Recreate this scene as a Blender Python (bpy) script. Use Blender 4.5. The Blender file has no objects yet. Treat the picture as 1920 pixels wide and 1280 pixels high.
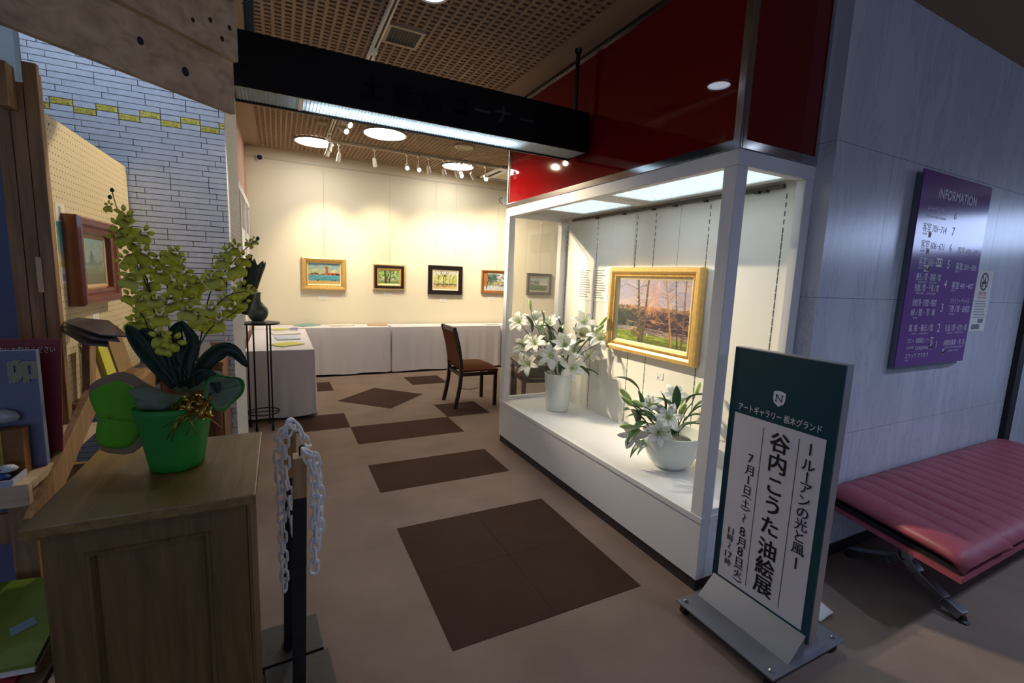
import bpy, math, random
import numpy as np
from mathutils import Vector, Matrix, Euler
random.seed(7); rng = np.random.default_rng(5)
scene = bpy.context.scene
COL = scene.collection
PI = math.pi

# ------------------------------------------------------------------ camera
F_PX, CAM_Z = 862.3, 1.511
YAW, PITCH, ROLL = math.radians(26.98), math.radians(-7.83), math.radians(2.25)
cd = bpy.data.cameras.new('camera'); cam = bpy.data.objects.new('camera', cd); COL.objects.link(cam)
cd.sensor_width = 36.0; cd.lens = F_PX / 1920 * 36.0; cd.clip_start = 0.05; cd.clip_end = 60
fwd = Vector((math.sin(YAW)*math.cos(PITCH), math.cos(YAW)*math.cos(PITCH), math.sin(PITCH)))
rgt = Vector((math.cos(YAW), -math.sin(YAW), 0)); upv = rgt.cross(fwd)
r2 = math.cos(ROLL)*rgt + math.sin(ROLL)*upv; u2 = -math.sin(ROLL)*rgt + math.cos(ROLL)*upv
cam.matrix_world = Matrix(((r2.x,u2.x,-fwd.x,0),(r2.y,u2.y,-fwd.y,0),(r2.z,u2.z,-fwd.z,CAM_Z),(0,0,0,1)))
scene.camera = cam

# ------------------------------------------------------------------ world, large lights, exposure
vs = scene.view_settings
vs.view_transform = 'Standard'; vs.look = 'None'; vs.gamma = 1.0; vs.use_curve_mapping = False
vs.exposure = 0.82
W = bpy.data.worlds.new('lobby_ambience'); scene.world = W; W.use_nodes = True
W.node_tree.nodes['Background'].inputs[0].default_value = (0.42, 0.55, 0.95, 1)
W.node_tree.nodes['Background'].inputs[1].default_value = 0.13
def area_light(name, loc, target, size, size_y, power, color):
    d = bpy.data.lights.new(name, 'AREA'); d.shape = 'RECTANGLE'; d.size = size; d.size_y = size_y
    d.energy = power; d.color = color
    o = bpy.data.objects.new(name, d); COL.objects.link(o); o.location = loc
    o.rotation_euler = (Vector(target)-Vector(loc)).to_track_quat('-Z', 'Y').to_euler()
    return o
# daylight from the hotel entrance glazing, far along the lobby on the right
area_light('entrance_daylight', (9.2, -1.2, 2.45), (2.5, 0.2, 0.9), 3.0, 0.5, 16, (0.50, 0.64, 1.0))
# unseen fill light added behind the photographer to brighten the near fronts
area_light('lobby_fill', (-1.2, -4.2, 1.7), (0.4, 3, 1.5), 4.5, 2.2, 15, (0.60, 0.72, 1.0))

# ------------------------------------------------------------------ helpers
def s2l(r, g=None, b=None):
    if g is None: r, g, b = r
    f = lambda c: (c/255/12.92) if c/255 <= 0.04045 else ((c/255+0.055)/1.055)**2.4
    return (f(r), f(g), f(b), 1.0)

MATS = {}
def mat(name, col, rough=0.6, metal=0.0, noise=0.0, nscale=20.0, bump=0.0, bscale=60.0, stretch=(1,1,1),
        spec=0.5, coat=0.0, emit=None, estr=0.0, trans=0.0, sheen=0.0, sub=0.0):
    if name in MATS: return MATS[name]
    m = bpy.data.materials.new(name); m.use_nodes = True
    nt = m.node_tree; b = nt.nodes['Principled BSDF']
    c = s2l(col)
    b.inputs['Base Color'].default_value = c; b.inputs['Roughness'].default_value = rough
    b.inputs['Metallic'].default_value = metal; b.inputs['Specular IOR Level'].default_value = spec
    b.inputs['Coat Weight'].default_value = coat
    if coat: b.inputs['Coat Roughness'].default_value = 0.05
    if sheen: b.inputs['Sheen Weight'].default_value = sheen
    if trans: b.inputs['Transmission Weight'].default_value = trans
    if sub:
        b.inputs['Subsurface Weight'].default_value = sub; b.inputs['Subsurface Radius'].default_value = (0.01,0.01,0.006)
    if emit:
        b.inputs['Emission Color'].default_value = (*emit, 1); b.inputs['Emission Strength'].default_value = estr
    if noise or bump:
        tc = nt.nodes.new('ShaderNodeTexCoord'); mp = nt.nodes.new('ShaderNodeMapping')
        mp.inputs['Scale'].default_value = stretch
        nt.links.new(tc.outputs['Object'], mp.inputs['Vector'])
    if noise:
        n = nt.nodes.new('ShaderNodeTexNoise'); n.inputs['Scale'].default_value = nscale; n.inputs['Detail'].default_value = 6
        nt.links.new(mp.outputs[0], n.inputs['Vector'])
        r = nt.nodes.new('ShaderNodeValToRGB')
        r.color_ramp.elements[0].position = 0.3; r.color_ramp.elements[1].position = 0.7
        r.color_ramp.elements[0].color = tuple(max(0, x*(1-noise)) for x in c[:3])+(1,)
        r.color_ramp.elements[1].color = tuple(min(1, x*(1+noise)) for x in c[:3])+(1,)
        nt.links.new(n.outputs['Fac'], r.inputs[0]); nt.links.new(r.outputs[0], b.inputs['Base Color'])
    if bump:
        n2 = nt.nodes.new('ShaderNodeTexNoise'); n2.inputs['Scale'].default_value = bscale; n2.inputs['Detail'].default_value = 4
        nt.links.new(mp.outputs[0], n2.inputs['Vector'])
        bp = nt.nodes.new('ShaderNodeBump'); bp.inputs['Strength'].default_value = bump; bp.inputs['Distance'].default_value = 0.004
        nt.links.new(n2.outputs['Fac'], bp.inputs['Height']); nt.links.new(bp.outputs[0], b.inputs['Normal'])
    MATS[name] = m
    return m

def wood(name, dark, light, rough=0.5, axis=2, scale=3.0, coat=0.0, knots=False):
    if name in MATS: return MATS[name]
    m = mat(name, light, rough=rough, coat=coat)
    nt = m.node_tree; b = nt.nodes['Principled BSDF']
    tc = nt.nodes.new('ShaderNodeTexCoord'); mp = nt.nodes.new('ShaderNodeMapping')
    s = [scale*10]*3; s[axis] = scale*0.7
    mp.inputs['Scale'].default_value = s
    nt.links.new(tc.outputs['Object'], mp.inputs['Vector'])
    n = nt.nodes.new('ShaderNodeTexNoise'); n.inputs['Scale'].default_value = 1.6; n.inputs['Detail'].default_value = 8; n.inputs['Distortion'].default_value = 0.6
    nt.links.new(mp.outputs[0], n.inputs['Vector'])
    r = nt.nodes.new('ShaderNodeValToRGB'); r.color_ramp.elements[0].position = 0.3; r.color_ramp.elements[1].position = 0.72
    r.color_ramp.elements[0].color = s2l(dark); r.color_ramp.elements[1].color = s2l(light)
    nt.links.new(n.outputs['Fac'], r.inputs[0])
    out = r.outputs[0]
    nt.links.new(out, b.inputs['Base Color'])
    bp = nt.nodes.new('ShaderNodeBump'); bp.inputs['Strength'].default_value = 0.15; bp.inputs['Distance'].default_value = 0.002
    nt.links.new(n.outputs['Fac'], bp.inputs['Height']); nt.links.new(bp.outputs[0], b.inputs['Normal'])
    return m

def emis(name, col, strength):
    if name in MATS: return MATS[name]
    m = bpy.data.materials.new(name); m.use_nodes = True; nt = m.node_tree; nt.nodes.clear()
    e = nt.nodes.new('ShaderNodeEmission'); e.inputs[0].default_value = (*col, 1); e.inputs[1].default_value = strength
    o = nt.nodes.new('ShaderNodeOutputMaterial'); nt.links.new(e.outputs[0], o.inputs[0]); MATS[name] = m
    return m

def glass_mat():
    if 'glass' in MATS: return MATS['glass']
    m = bpy.data.materials.new('case_glass'); m.use_nodes = True; nt = m.node_tree; nt.nodes.clear()
    lw = nt.nodes.new('ShaderNodeLayerWeight'); pw = nt.nodes.new('ShaderNodeMath'); pw.operation = 'POWER'; pw.inputs[1].default_value = 4.0
    nt.links.new(lw.outputs['Facing'], pw.inputs[0]); fr = nt.nodes.new('ShaderNodeMath'); fr.operation = 'MULTIPLY_ADD'
    fr.inputs[1].default_value = 0.5; fr.inputs[2].default_value = 0.02; nt.links.new(pw.outputs[0], fr.inputs[0])
    t = nt.nodes.new('ShaderNodeBsdfTransparent'); t.inputs[0].default_value = (0.988, 0.994, 0.992, 1)
    g = nt.nodes.new('ShaderNodeBsdfGlossy'); g.inputs['Roughness'].default_value = 0.0
    mx = nt.nodes.new('ShaderNodeMixShader'); o = nt.nodes.new('ShaderNodeOutputMaterial')
    nt.links.new(fr.outputs[0], mx.inputs[0]); nt.links.new(t.outputs[0], mx.inputs[1]); nt.links.new(g.outputs[0], mx.inputs[2]); nt.links.new(mx.outputs[0], o.inputs[0])
    MATS['glass'] = m
    return m

ORG = {}
def worg(o):
    p = Vector((0,0,0))
    while o is not None:
        p = p + Vector(o.location); o = o.parent
    return p

def tag(o, label=None, cat=None, group=None, kind=None):
    if label: o['label'] = label
    if cat: o['category'] = cat
    if group: o['group'] = group
    if kind: o['kind'] = kind
    return o

def thing(name, label, cat, loc=(0,0,0), rotz=0.0, group=None):
    o = bpy.data.objects.new(name, None); COL.objects.link(o); o.empty_display_size = 0.05
    o.location = loc; o.rotation_euler = (0,0,rotz)
    return tag(o, label, cat, group)

def inst(name, mesh, parent=None, loc=(0,0,0), rot=None, scale=None):
    o = bpy.data.objects.new(name, mesh); COL.objects.link(o)
    if parent is not None: o.parent = parent
    o.location = loc
    if rot is not None: o.rotation_euler = rot
    if scale is not None: o.scale = scale if hasattr(scale, '__len__') else (scale,)*3
    return o

class MB:
    def __init__(s): s.v = []; s.f = []
    def add(s, vs, fs):
        n = len(s.v); s.v += [tuple(v) for v in vs]; s.f += [tuple(i+n for i in f) for f in fs]; return s
    def box(s, x0, x1, y0, y1, z0, z1):
        vs = [(x,y,z) for z in (z0,z1) for y in (y0,y1) for x in (x0,x1)]
        return s.add(vs, [(0,2,3,1),(4,5,7,6),(0,1,5,4),(2,6,7,3),(0,4,6,2),(1,3,7,5)])
    def obox(s, c, hx, hy, hz, M):
        c = Vector(c); vs = [c + M @ Vector((x,y,z)) for z in (-hz,hz) for y in (-hy,hy) for x in (-hx,hx)]
        return s.add(vs, [(0,2,3,1),(4,5,7,6),(0,1,5,4),(2,6,7,3),(0,4,6,2),(1,3,7,5)])
    def bar(s, a, b, w, h, up=(0,0,1)):
        a = Vector(a); b = Vector(b); d = (b-a); L = d.length; d.normalize()
        u = Vector(up); x = d.cross(u)
        if x.length < 1e-4: x = d.cross(Vector((1,0,0)))
        x.normalize(); z = x.cross(d)
        M = Matrix((x, d, z)).transposed()
        return s.obox((a+b)/2, w/2, L/2, h/2, M)
    def tube(s, pts, r, n=8, cap=True):
        pts = [Vector(p) for p in pts]; k = len(pts)
        rs = r if hasattr(r, '__len__') else [r]*k
        base = len(s.v); ref = None
        for i, p in enumerate(pts):
            d = (pts[min(i+1,k-1)] - pts[max(i-1,0)]).normalized()
            if ref is None: ref = d.orthogonal().normalized()
            ref = (ref - d*ref.dot(d))
            ref = ref.normalized() if ref.length > 1e-6 else d.orthogonal().normalized()
            q = d.cross(ref)
            for j in range(n):
                a = 2*PI*j/n; s.v.append(tuple(p + (ref*math.cos(a)+q*math.sin(a))*rs[i]))
        for i in range(k-1):
            for j in range(n):
                s.f.append((base+i*n+j, base+i*n+(j+1)%n, base+(i+1)*n+(j+1)%n, base+(i+1)*n+j))
        if cap:
            s.f.append(tuple(base+j for j in reversed(range(n)))); s.f.append(tuple(base+(k-1)*n+j for j in range(n)))
        return s
    def lathe(s, prof, n=24, c=(0,0,0), sx=1, sy=1, fn=None, ring=False):
        base = len(s.v)
        for (r, z) in prof:
            for j in range(n):
                a = 2*PI*j/n; rr = r*(fn(a, z) if fn else 1)
                s.v.append((c[0]+rr*math.cos(a)*sx, c[1]+rr*math.sin(a)*sy, c[2]+z))
        for i in range(len(prof)-1):
            for j in range(n):
                s.f.append((base+i*n+j, base+i*n+(j+1)%n, base+(i+1)*n+(j+1)%n, base+(i+1)*n+j))
        if ring:
            k = len(prof)-1
            for j in range(n): s.f.append((base+k*n+j, base+k*n+(j+1)%n, base+(j+1)%n, base+j))
            return s
        s.f.append(tuple(base+j for j in reversed(range(n))))
        s.f.append(tuple(base+(len(prof)-1)*n+j for j in range(n)))
        return s
    def grid(s, P, thick=0.0):
        P = [[Vector(p) for p in row] for row in P]; R = len(P); Cn = len(P[0]); base = len(s.v)
        for row in P:
            for p in row: s.v.append(tuple(p))
        for i in range(R-1):
            for j in range(Cn-1):
                a = base+i*Cn+j; s.f.append((a, a+1, a+Cn+1, a+Cn))
        if thick:
            b2 = len(s.v)
            for i in range(R):
                for j in range(Cn):
                    du = P[i][min(j+1,Cn-1)]-P[i][max(j-1,0)]; dv = P[min(i+1,R-1)][j]-P[max(i-1,0)][j]
                    nn = du.cross(dv); nn = nn.normalized() if nn.length > 1e-12 else Vector((0,0,1))
                    s.v.append(tuple(P[i][j]-nn*thick))
            for i in range(R-1):
                for j in range(Cn-1):
                    a = b2+i*Cn+j; s.f.append((a, a+Cn, a+Cn+1, a+1))
            rim = [(0,j) for j in range(Cn)]+[(i,Cn-1) for i in range(1,R)]+[(R-1,j) for j in range(Cn-2,-1,-1)]+[(i,0) for i in range(R-2,0,-1)]
            for k in range(len(rim)):
                a, b = rim[k], rim[(k+1)%len(rim)]
                ia, ib = a[0]*Cn+a[1], b[0]*Cn+b[1]
                s.f.append((base+ib, base+ia, b2+ia, b2+ib))
        return s
    def prism(s, poly, fn, t0, t1):
        n = len(poly); base = len(s.v)
        for t in (t0, t1):
            for (a, b) in poly: s.v.append(tuple(fn(a, b, t)))
        s.f.append(tuple(base+i for i in reversed(range(n)))); s.f.append(tuple(base+n+i for i in range(n)))
        for i in range(n):
            j = (i+1) % n; s.f.append((base+i, base+j, base+n+j, base+n+i))
        return s
    def mesh(s, name, m=None, smooth=False, off=Vector((0,0,0))):
        me = bpy.data.meshes.new(name)
        me.from_pydata([(v[0]-off[0], v[1]-off[1], v[2]-off[2]) for v in s.v], [], s.f); me.update()
        if m: me.materials.append(m)
        if smooth:
            me.polygons.foreach_set('use_smooth', [True]*len(me.polygons))
            if smooth != 'all':
                try: me.set_sharp_from_angle(angle=math.radians(38))
                except Exception: pass
        return me
    def build(s, name, m, parent=None, smooth=False, local=False, bevel=0.0, recalc=True):
        off = Vector((0,0,0))
        if parent is not None and not local: off = worg(parent)
        me = s.mesh(name, m, smooth, off)
        if recalc:
            import bmesh
            bm = bmesh.new(); bm.from_mesh(me); bmesh.ops.recalc_face_normals(bm, faces=bm.faces)
            if bevel:
                bmesh.ops.bevel(bm, geom=bm.edges[:]+bm.verts[:], offset=bevel, segments=2, affect='EDGES', profile=0.5)
            bm.to_mesh(me); bm.free()
            if smooth: me.polygons.foreach_set('use_smooth', [True]*len(me.polygons))
        o = bpy.data.objects.new(name, me); COL.objects.link(o)
        if parent is not None: o.parent = parent
        return o

def bx(name, m, parent, x0, x1, y0, y1, z0, z1, bevel=0.0, local=False):
    return MB().box(min(x0,x1),max(x0,x1),min(y0,y1),max(y0,y1),min(z0,z1),max(z0,z1)).build(name, m, parent, bevel=bevel, local=local)

def struct(o): return tag(o, kind='structure')

# text -> mesh, glyph by glyph or by line
TXT = bpy.data.curves.new('glyphs', 'FONT'); TXTO = bpy.data.objects.new('glyphs', TXT); COL.objects.link(TXTO)
def text_geo(body, size, bold=0.0):
    TXT.body = body; TXT.size = size; TXT.offset = bold; TXT.resolution_u = 3
    me = TXTO.to_mesh()
    vs = [tuple(v.co) for v in me.vertices]; fs = [tuple(p.vertices) for p in me.polygons]
    TXTO.to_mesh_clear()
    return vs, fs
def lettering(name, m, parent, items, fn, lift=0.0006):
    """items: (body, cu, cv, height or size, align, bold, sx, rot90); fn(u, v, t) maps board coordinates to the world"""
    if len(items) > 1:      # one object for each character or line
        return [lettering(name, m, parent, [it], fn, lift) for it in items]
    mb = MB()
    for it in items:
        body, cu, cv, size = it[:4]
        al = it[4] if len(it) > 4 else 'C'; bold = it[5] if len(it) > 5 else 0; sx = it[6] if len(it) > 6 else 1.0; rot = it[7] if len(it) > 7 else 0
        vs, fs = text_geo(body, size, 0.0)
        if not vs: continue
        xs = [v[0] for v in vs]; ys = [v[1] for v in vs]
        cx = (min(xs)+max(xs))/2; cy = 0.37*size if al != 'B' else (min(ys)+max(ys))/2
        if len(body) == 1: cy = (min(ys)+max(ys))/2
        width = None
        if isinstance(al, tuple):           # fit between two u positions
            sx = (al[1]-al[0])/(max(xs)-min(xs)); cu = (al[0]+al[1])/2
        e = bold*size
        for kk, (ou, ov) in enumerate(((0,0),) if not e else ((-e,-e),(e,-e),(-e,e),(e,e),(0,0))):   # heavier strokes by overlaid outlines
            pts = []
            for v in vs:
                a, b = (v[0]-cx)*sx, v[1]-cy
                if rot: a, b = b*(1 if sx > 0 else -1), -(v[0]-cx)
                pts.append(fn(cu+a+ou, cv+b+ov, lift+kk*.0002))
            mb.add(pts, fs)
    return mb.build(name, m, parent, recalc=False)

# painted pictures: colours of a picture held on a fine grid
class Canvas:
    def __init__(s, w, h, bg=(128,128,128)):
        s.w, s.h = w, h; s.a = np.zeros((h, w, 3)); s.a[:] = bg
        s.X, s.Y = np.meshgrid((np.arange(w)+.5)/w, (np.arange(h)+.5)/h)
    def put(s, mask, col, op=1.0):
        m = mask[..., None]*op; s.a = s.a*(1-m) + np.array(col)*m
    def grad(s, y0, y1, c0, c1):
        t = np.clip((s.Y-y0)/(y1-y0), 0, 1)[..., None]; g = np.array(c0)*(1-t)+np.array(c1)*t
        m = ((s.Y >= y0) & (s.Y <= y1))[..., None]; s.a = np.where(m, g, s.a)
    def rect(s, x0, x1, y0, y1, col, op=1.0): s.put((s.X>=x0)&(s.X<=x1)&(s.Y>=y0)&(s.Y<=y1), col, op)
    def ell(s, x, y, rx, ry, col, op=1.0): s.put((((s.X-x)/rx)**2+((s.Y-y)/ry)**2) <= 1, col, op)
    def line(s, x0, y0, x1, y1, w, col, op=1.0, w1=None):
        asp = s.w/s.h; dx, dy = (x1-x0)*asp, y1-y0; L = max(1e-9, dx*dx+dy*dy)
        t = np.clip((((s.X-x0)*asp)*dx+(s.Y-y0)*dy)/L, 0, 1)
        d = np.hypot((s.X-x0)*asp-t*dx, s.Y-y0-t*dy); ww = w+(w1-w)*t if w1 is not None else w
        s.put(d <= ww, col, op)
    def blobs(s, n, x0, x1, y0, y1, rx, ry, cols, op=0.8):
        for _ in range(n):
            s.ell(rng.uniform(x0,x1), rng.uniform(y0,y1), rx*rng.uniform(.5,1.3), ry*rng.uniform(.5,1.3), cols[rng.integers(len(cols))], op)
    def tex(s, amp):
        s.a = s.a*(1+amp*rng.standard_normal((s.h, s.w, 1)))
def picture(name, cv, parent, fn, rough=0.45, t=0.0):
    """fn(u, v, t): u, v in 0..1"""
    H, Wd = cv.h, cv.w
    verts = [fn(i/Wd, j/H, t) for j in range(H+1) for i in range(Wd+1)]
    fs = [(j*(Wd+1)+i, j*(Wd+1)+i+1, (j+1)*(Wd+1)+i+1, (j+1)*(Wd+1)+i) for j in range(H) for i in range(Wd)]
    off = worg(parent) if parent is not None else Vector((0,0,0))
    me = bpy.data.meshes.new(name); me.from_pydata([(v[0]-off[0], v[1]-off[1], v[2]-off[2]) for v in verts], [], fs)
    at = me.color_attributes.new('picture', 'FLOAT_COLOR', 'CORNER')
    c = np.clip(cv.a/255, 0, 1); c = np.where(c <= 0.04045, c/12.92, ((c+0.055)/1.055)**2.4).reshape(-1, 3)
    full = np.ones((len(fs)*4, 4)); full[:, :3] = np.repeat(c, 4, axis=0)
    at.data.foreach_set('color', full.ravel())
    if 'painted' not in MATS:
        m = mat('painted', (128,128,128), rough=rough); nt = m.node_tree
        a = nt.nodes.new('ShaderNodeAttribute'); a.attribute_name = 'picture'
        nt.links.new(a.outputs['Color'], nt.nodes['Principled BSDF'].inputs['Base Color'])
    me.materials.append(MATS['painted'])
    o = bpy.data.objects.new(name, me); COL.objects.link(o); o.parent = parent
    return o

def frame_sweep(name, m, parent, w, h, prof, fn, bevel=0):
    """mitred moulding; prof: (inset from outer edge, height off the wall); fn(u, v, t) with u, v from the centre"""
    mb = MB(); k = len(prof)
    for (ins, t) in prof:
        hw, hh = w/2-ins, h/2-ins
        for (a, b) in ((-hw,-hh),(hw,-hh),(hw,hh),(-hw,hh)): mb.v.append(tuple(fn(a, b, t)))
    for i in range(k-1):
        for j in range(4):
            mb.f.append((i*4+j, i*4+(j+1)%4, (i+1)*4+(j+1)%4, (i+1)*4+j))
    return mb.build(name, m, parent, recalc=False)

# ------------------------------------------------------------------ materials
M_white = mat('white_paint', (226,226,228), rough=0.45)
M_wall = mat('cream_wallpaper', (232,223,200), rough=0.85, bump=0.08, bscale=300)
M_casewall = mat('case_back_board', (232,230,222), rough=0.8)
M_black = mat('matt_black', (14,15,17), rough=0.5)
M_blackgloss = mat('black_acrylic', (11,12,16), rough=0.3, spec=0.3)
M_iron = mat('black_iron', (24,23,24), rough=0.45, metal=0.3)
M_chrome = mat('polished_chrome', (190,192,196), rough=0.12, metal=1.0)
M_steel = mat('brushed_steel', (165,168,172), rough=0.35, metal=1.0)
M_grille = mat('grille_beige', (176,160,134), rough=0.6)
M_ceil = mat('ceiling_beige', (150,128,104), rough=0.85)
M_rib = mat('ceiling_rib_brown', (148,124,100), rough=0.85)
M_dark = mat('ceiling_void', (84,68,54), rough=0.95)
M_red = mat('red_lacquer_panel', (106,5,12), rough=0.025)
M_toe = mat('toe_kick_vinyl', (52,48,50), rough=0.5)
M_paper = mat('paper_white', (232,232,228), rough=0.8)
M_gold = mat('gilded_wood', (222,182,108), rough=0.34, metal=0.4, noise=0.12, nscale=30)
M_gold2 = mat('pale_gilt', (226,196,130), rough=0.35, metal=0.4)
M_slip = mat('ivory_linen_slip', (226,212,180), rough=0.7)
M_espresso = mat('espresso_wood', (38,24,20), rough=0.35)
M_cloth = mat('white_tablecloth', (214,210,214), rough=0.9, bump=0.12, bscale=400)
M_leather = mat('rose_vinyl', (156,74,90), rough=0.5, noise=0.10, nscale=9, bump=0.05, bscale=200)
M_teal = mat('teal_sheet', (6,62,78), rough=0.4)
M_ink = mat('black_ink', (12,12,16), rough=0.6)
M_inkw = mat('white_ink', (222,224,232), rough=0.6)
M_alu = mat('satin_aluminium', (186,188,194), rough=0.38, metal=0.85)
M_trackw = mat('ivory_track', (226,220,204), rough=0.5)
M_pot = mat('white_porcelain', (222,230,228), rough=0.14, coat=0.4)
M_glass = glass_mat()
M_petal = None

def carpet(name, c, n=0.16):
    m = mat(name, c, rough=0.95, spec=.2); nt = m.node_tree; b = nt.nodes['Principled BSDF']
    tc = nt.nodes.new('ShaderNodeNewGeometry')
    n1 = nt.nodes.new('ShaderNodeTexNoise'); n1.inputs['Scale'].default_value = 2.6; n1.inputs['Detail'].default_value = 5
    n2 = nt.nodes.new('ShaderNodeTexNoise'); n2.inputs['Scale'].default_value = 260; n2.inputs['Detail'].default_value = 2
    nt.links.new(tc.outputs['Position'], n1.inputs['Vector']); nt.links.new(tc.outputs['Position'], n2.inputs['Vector'])
    mx = nt.nodes.new('ShaderNodeMath'); mx.operation = 'MULTIPLY_ADD'; mx.inputs[1].default_value = 0.6
    nt.links.new(n1.outputs['Fac'], mx.inputs[0])
    m3 = nt.nodes.new('ShaderNodeMath'); m3.operation = 'MULTIPLY'; m3.inputs[1].default_value = 0.4
    nt.links.new(n2.outputs['Fac'], m3.inputs[0]); nt.links.new(m3.outputs[0], mx.inputs[2])
    r = nt.nodes.new('ShaderNodeValToRGB'); cc = s2l(c)
    r.color_ramp.elements[0].position = 0.36; r.color_ramp.elements[1].position = 0.64
    r.color_ramp.elements[0].color = tuple(x*(1-n) for x in cc[:3])+(1,); r.color_ramp.elements[1].color = tuple(x*(1+n) for x in cc[:3])+(1,)
    nt.links.new(mx.outputs[0], r.inputs[0]); nt.links.new(r.outputs[0], b.inputs['Base Color'])
    bp = nt.nodes.new('ShaderNodeBump'); bp.inputs['Strength'].default_value = 0.35; bp.inputs['Distance'].default_value = 0.003
    nt.links.new(n2.outputs['Fac'], bp.inputs['Height']); nt.links.new(bp.outputs[0], b.inputs['Normal'])
    return m
M_carpet = carpet('taupe_carpet', (137,118,106))
M_carpetd = carpet('brown_carpet', (66,46,38), 0.12)

def marble():
    m = mat('white_marble', (198,204,216), rough=0.24); nt = m.node_tree; b = nt.nodes['Principled BSDF']
    g = nt.nodes.new('ShaderNodeNewGeometry'); mp = nt.nodes.new('ShaderNodeMapping')
    mp.inputs['Rotation'].default_value = (0, math.radians(-34), 0); mp.inputs['Scale'].default_value = (2.6, 1.0, 0.45)
    nt.links.new(g.outputs['Position'], mp.inputs['Vector'])
    n = nt.nodes.new('ShaderNodeTexNoise'); n.inputs['Scale'].default_value = 2.6; n.inputs['Detail'].default_value = 12; n.inputs['Roughness'].default_value = .68; n.inputs['Distortion'].default_value = .35
    nt.links.new(mp.outputs[0], n.inputs['Vector'])
    r = nt.nodes.new('ShaderNodeValToRGB'); e = r.color_ramp.elements
    e[0].position = 0.30; e[0].color = s2l(186,192,204); e[1].position = 0.62; e[1].color = s2l(204,208,218)
    k = e.new(0.465); k.color = s2l(196,201,212); k = e.new(0.485); k.color = s2l(178,185,200); k = e.new(0.505); k.color = s2l(198,203,214)
    nt.links.new(n.outputs['Fac'], r.inputs[0]); nt.links.new(r.outputs[0], b.inputs['Base Color'])
    return m
M_marble = marble()

# ------------------------------------------------------------------ floor
floor = struct(MB().box(-4, 10, -6, 9, -0.12, 0.0).build('floor', M_carpet))
X0, Y0 = 0.592, 1.585
def tile(x, y, w=0.5, h=0.5): bx('carpet_tile', M_carpetd, floor, x, x+w-.002, y, y+h-.002, 0.0, 0.0025)
for i in (0,1):
    for j in (0,1): tile(X0+.5*i, Y0+.5*j)
    tile(X0+.5*i, Y0+1.5); tile(X0+.5*i, Y0+2.5)
for (x, y) in ((X0-.5, Y0+3.0), (X0+1.0, Y0+3.0), (X0-.5, Y0+4.55), (X0+1.02, Y0+4.55)): tile(x, y)
cx, cy = X0+.5, Y0+4.02
MB().prism([(cx-.51,cy),(cx,cy-.51),(cx+.51,cy),(cx,cy+.51)], lambda a,b,t:(a,b,t), 0.0, 0.0025).build('carpet_tile', M_carpetd, floor)

# ------------------------------------------------------------------ ceilings
ZC, ZR, YS = 2.95, 3.15, 4.25
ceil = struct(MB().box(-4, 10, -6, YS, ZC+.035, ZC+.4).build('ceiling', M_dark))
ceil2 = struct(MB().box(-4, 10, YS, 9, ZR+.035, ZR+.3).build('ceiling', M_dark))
struct(MB().box(-0.4, 6, YS-.03, YS, ZC, ZR+.035).build('trim_1', M_ceil))
# plain borders of the ceiling panels
def panel(parent, *a): return bx('ceiling_panel', M_ceil, parent, *a)
panel(ceil, 1.62, 10, -6, 1.40, ZC, ZC+.035); panel(ceil, 1.62, 1.80, 1.40, YS-.03, ZC, ZC+.035)
panel(ceil, -4, -0.16, -6, YS-.03, ZC, ZC+.035); panel(ceil, -0.16, 1.62, -6, 0.9, ZC, ZC+.035); panel(ceil, 1.80, 6, 1.40, YS-.03, ZC, ZC+.035)
panel(ceil2, -0.4, -0.20, YS, 7.45, ZR, ZR+.035); panel(ceil2, -0.20, 6, 7.33, 7.45, ZR, ZR+.035)
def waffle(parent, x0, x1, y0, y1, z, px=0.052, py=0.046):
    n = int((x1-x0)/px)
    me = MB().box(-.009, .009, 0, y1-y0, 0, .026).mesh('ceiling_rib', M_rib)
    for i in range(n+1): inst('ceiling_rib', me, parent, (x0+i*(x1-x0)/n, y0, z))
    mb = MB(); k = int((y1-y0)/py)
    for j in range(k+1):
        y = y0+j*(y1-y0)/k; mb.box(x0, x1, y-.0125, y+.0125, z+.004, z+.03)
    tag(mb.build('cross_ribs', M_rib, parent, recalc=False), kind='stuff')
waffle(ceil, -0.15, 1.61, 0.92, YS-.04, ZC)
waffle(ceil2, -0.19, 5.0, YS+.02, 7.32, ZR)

# ------------------------------------------------------------------ gallery walls
YB = 7.45
wall_back = struct(MB().box(-0.5, 6.0, YB, YB+.15, 0, ZR+.035).build('wall_back', M_wall))
bx('picture_rail', M_trackw, wall_back, -0.34, 6, YB-.012, YB, 2.998, 3.022, bevel=.002)
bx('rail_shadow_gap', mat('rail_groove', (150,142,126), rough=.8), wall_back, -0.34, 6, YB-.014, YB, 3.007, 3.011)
M_pink = mat('pinkish_plaster', (176,140,122), rough=0.85)
wall_left = struct(MB().box(-0.52, -0.36, 4.2, YB, 0, ZR+.035).build('wall_left', M_pink))
# white window assembly on the left wall
win = struct(MB().box(-0.36, -0.345, 4.25, 7.35, 0.75, 2.36).build('window_1', M_white))
bx('head_rail', M_white, win, -0.345, -0.325, 4.25, 7.35, 2.29, 2.36)
for y in (4.9, 5.7, 6.5, 7.25): bx('mullion', M_white, win, -0.345, -0.33, y, y+.05, 0.75, 2.29)
for y in (4.95, 5.75, 6.55): bx('pane', mat('dark_pane', (60,60,58), rough=.1), win, -0.345, -0.342, y+.02, y+.68, 1.95, 2.27)
struct(MB().box(6.0, 6.15, 1.4, YB, 0, ZR+.03).build('wall_far_right', M_wall))

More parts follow.
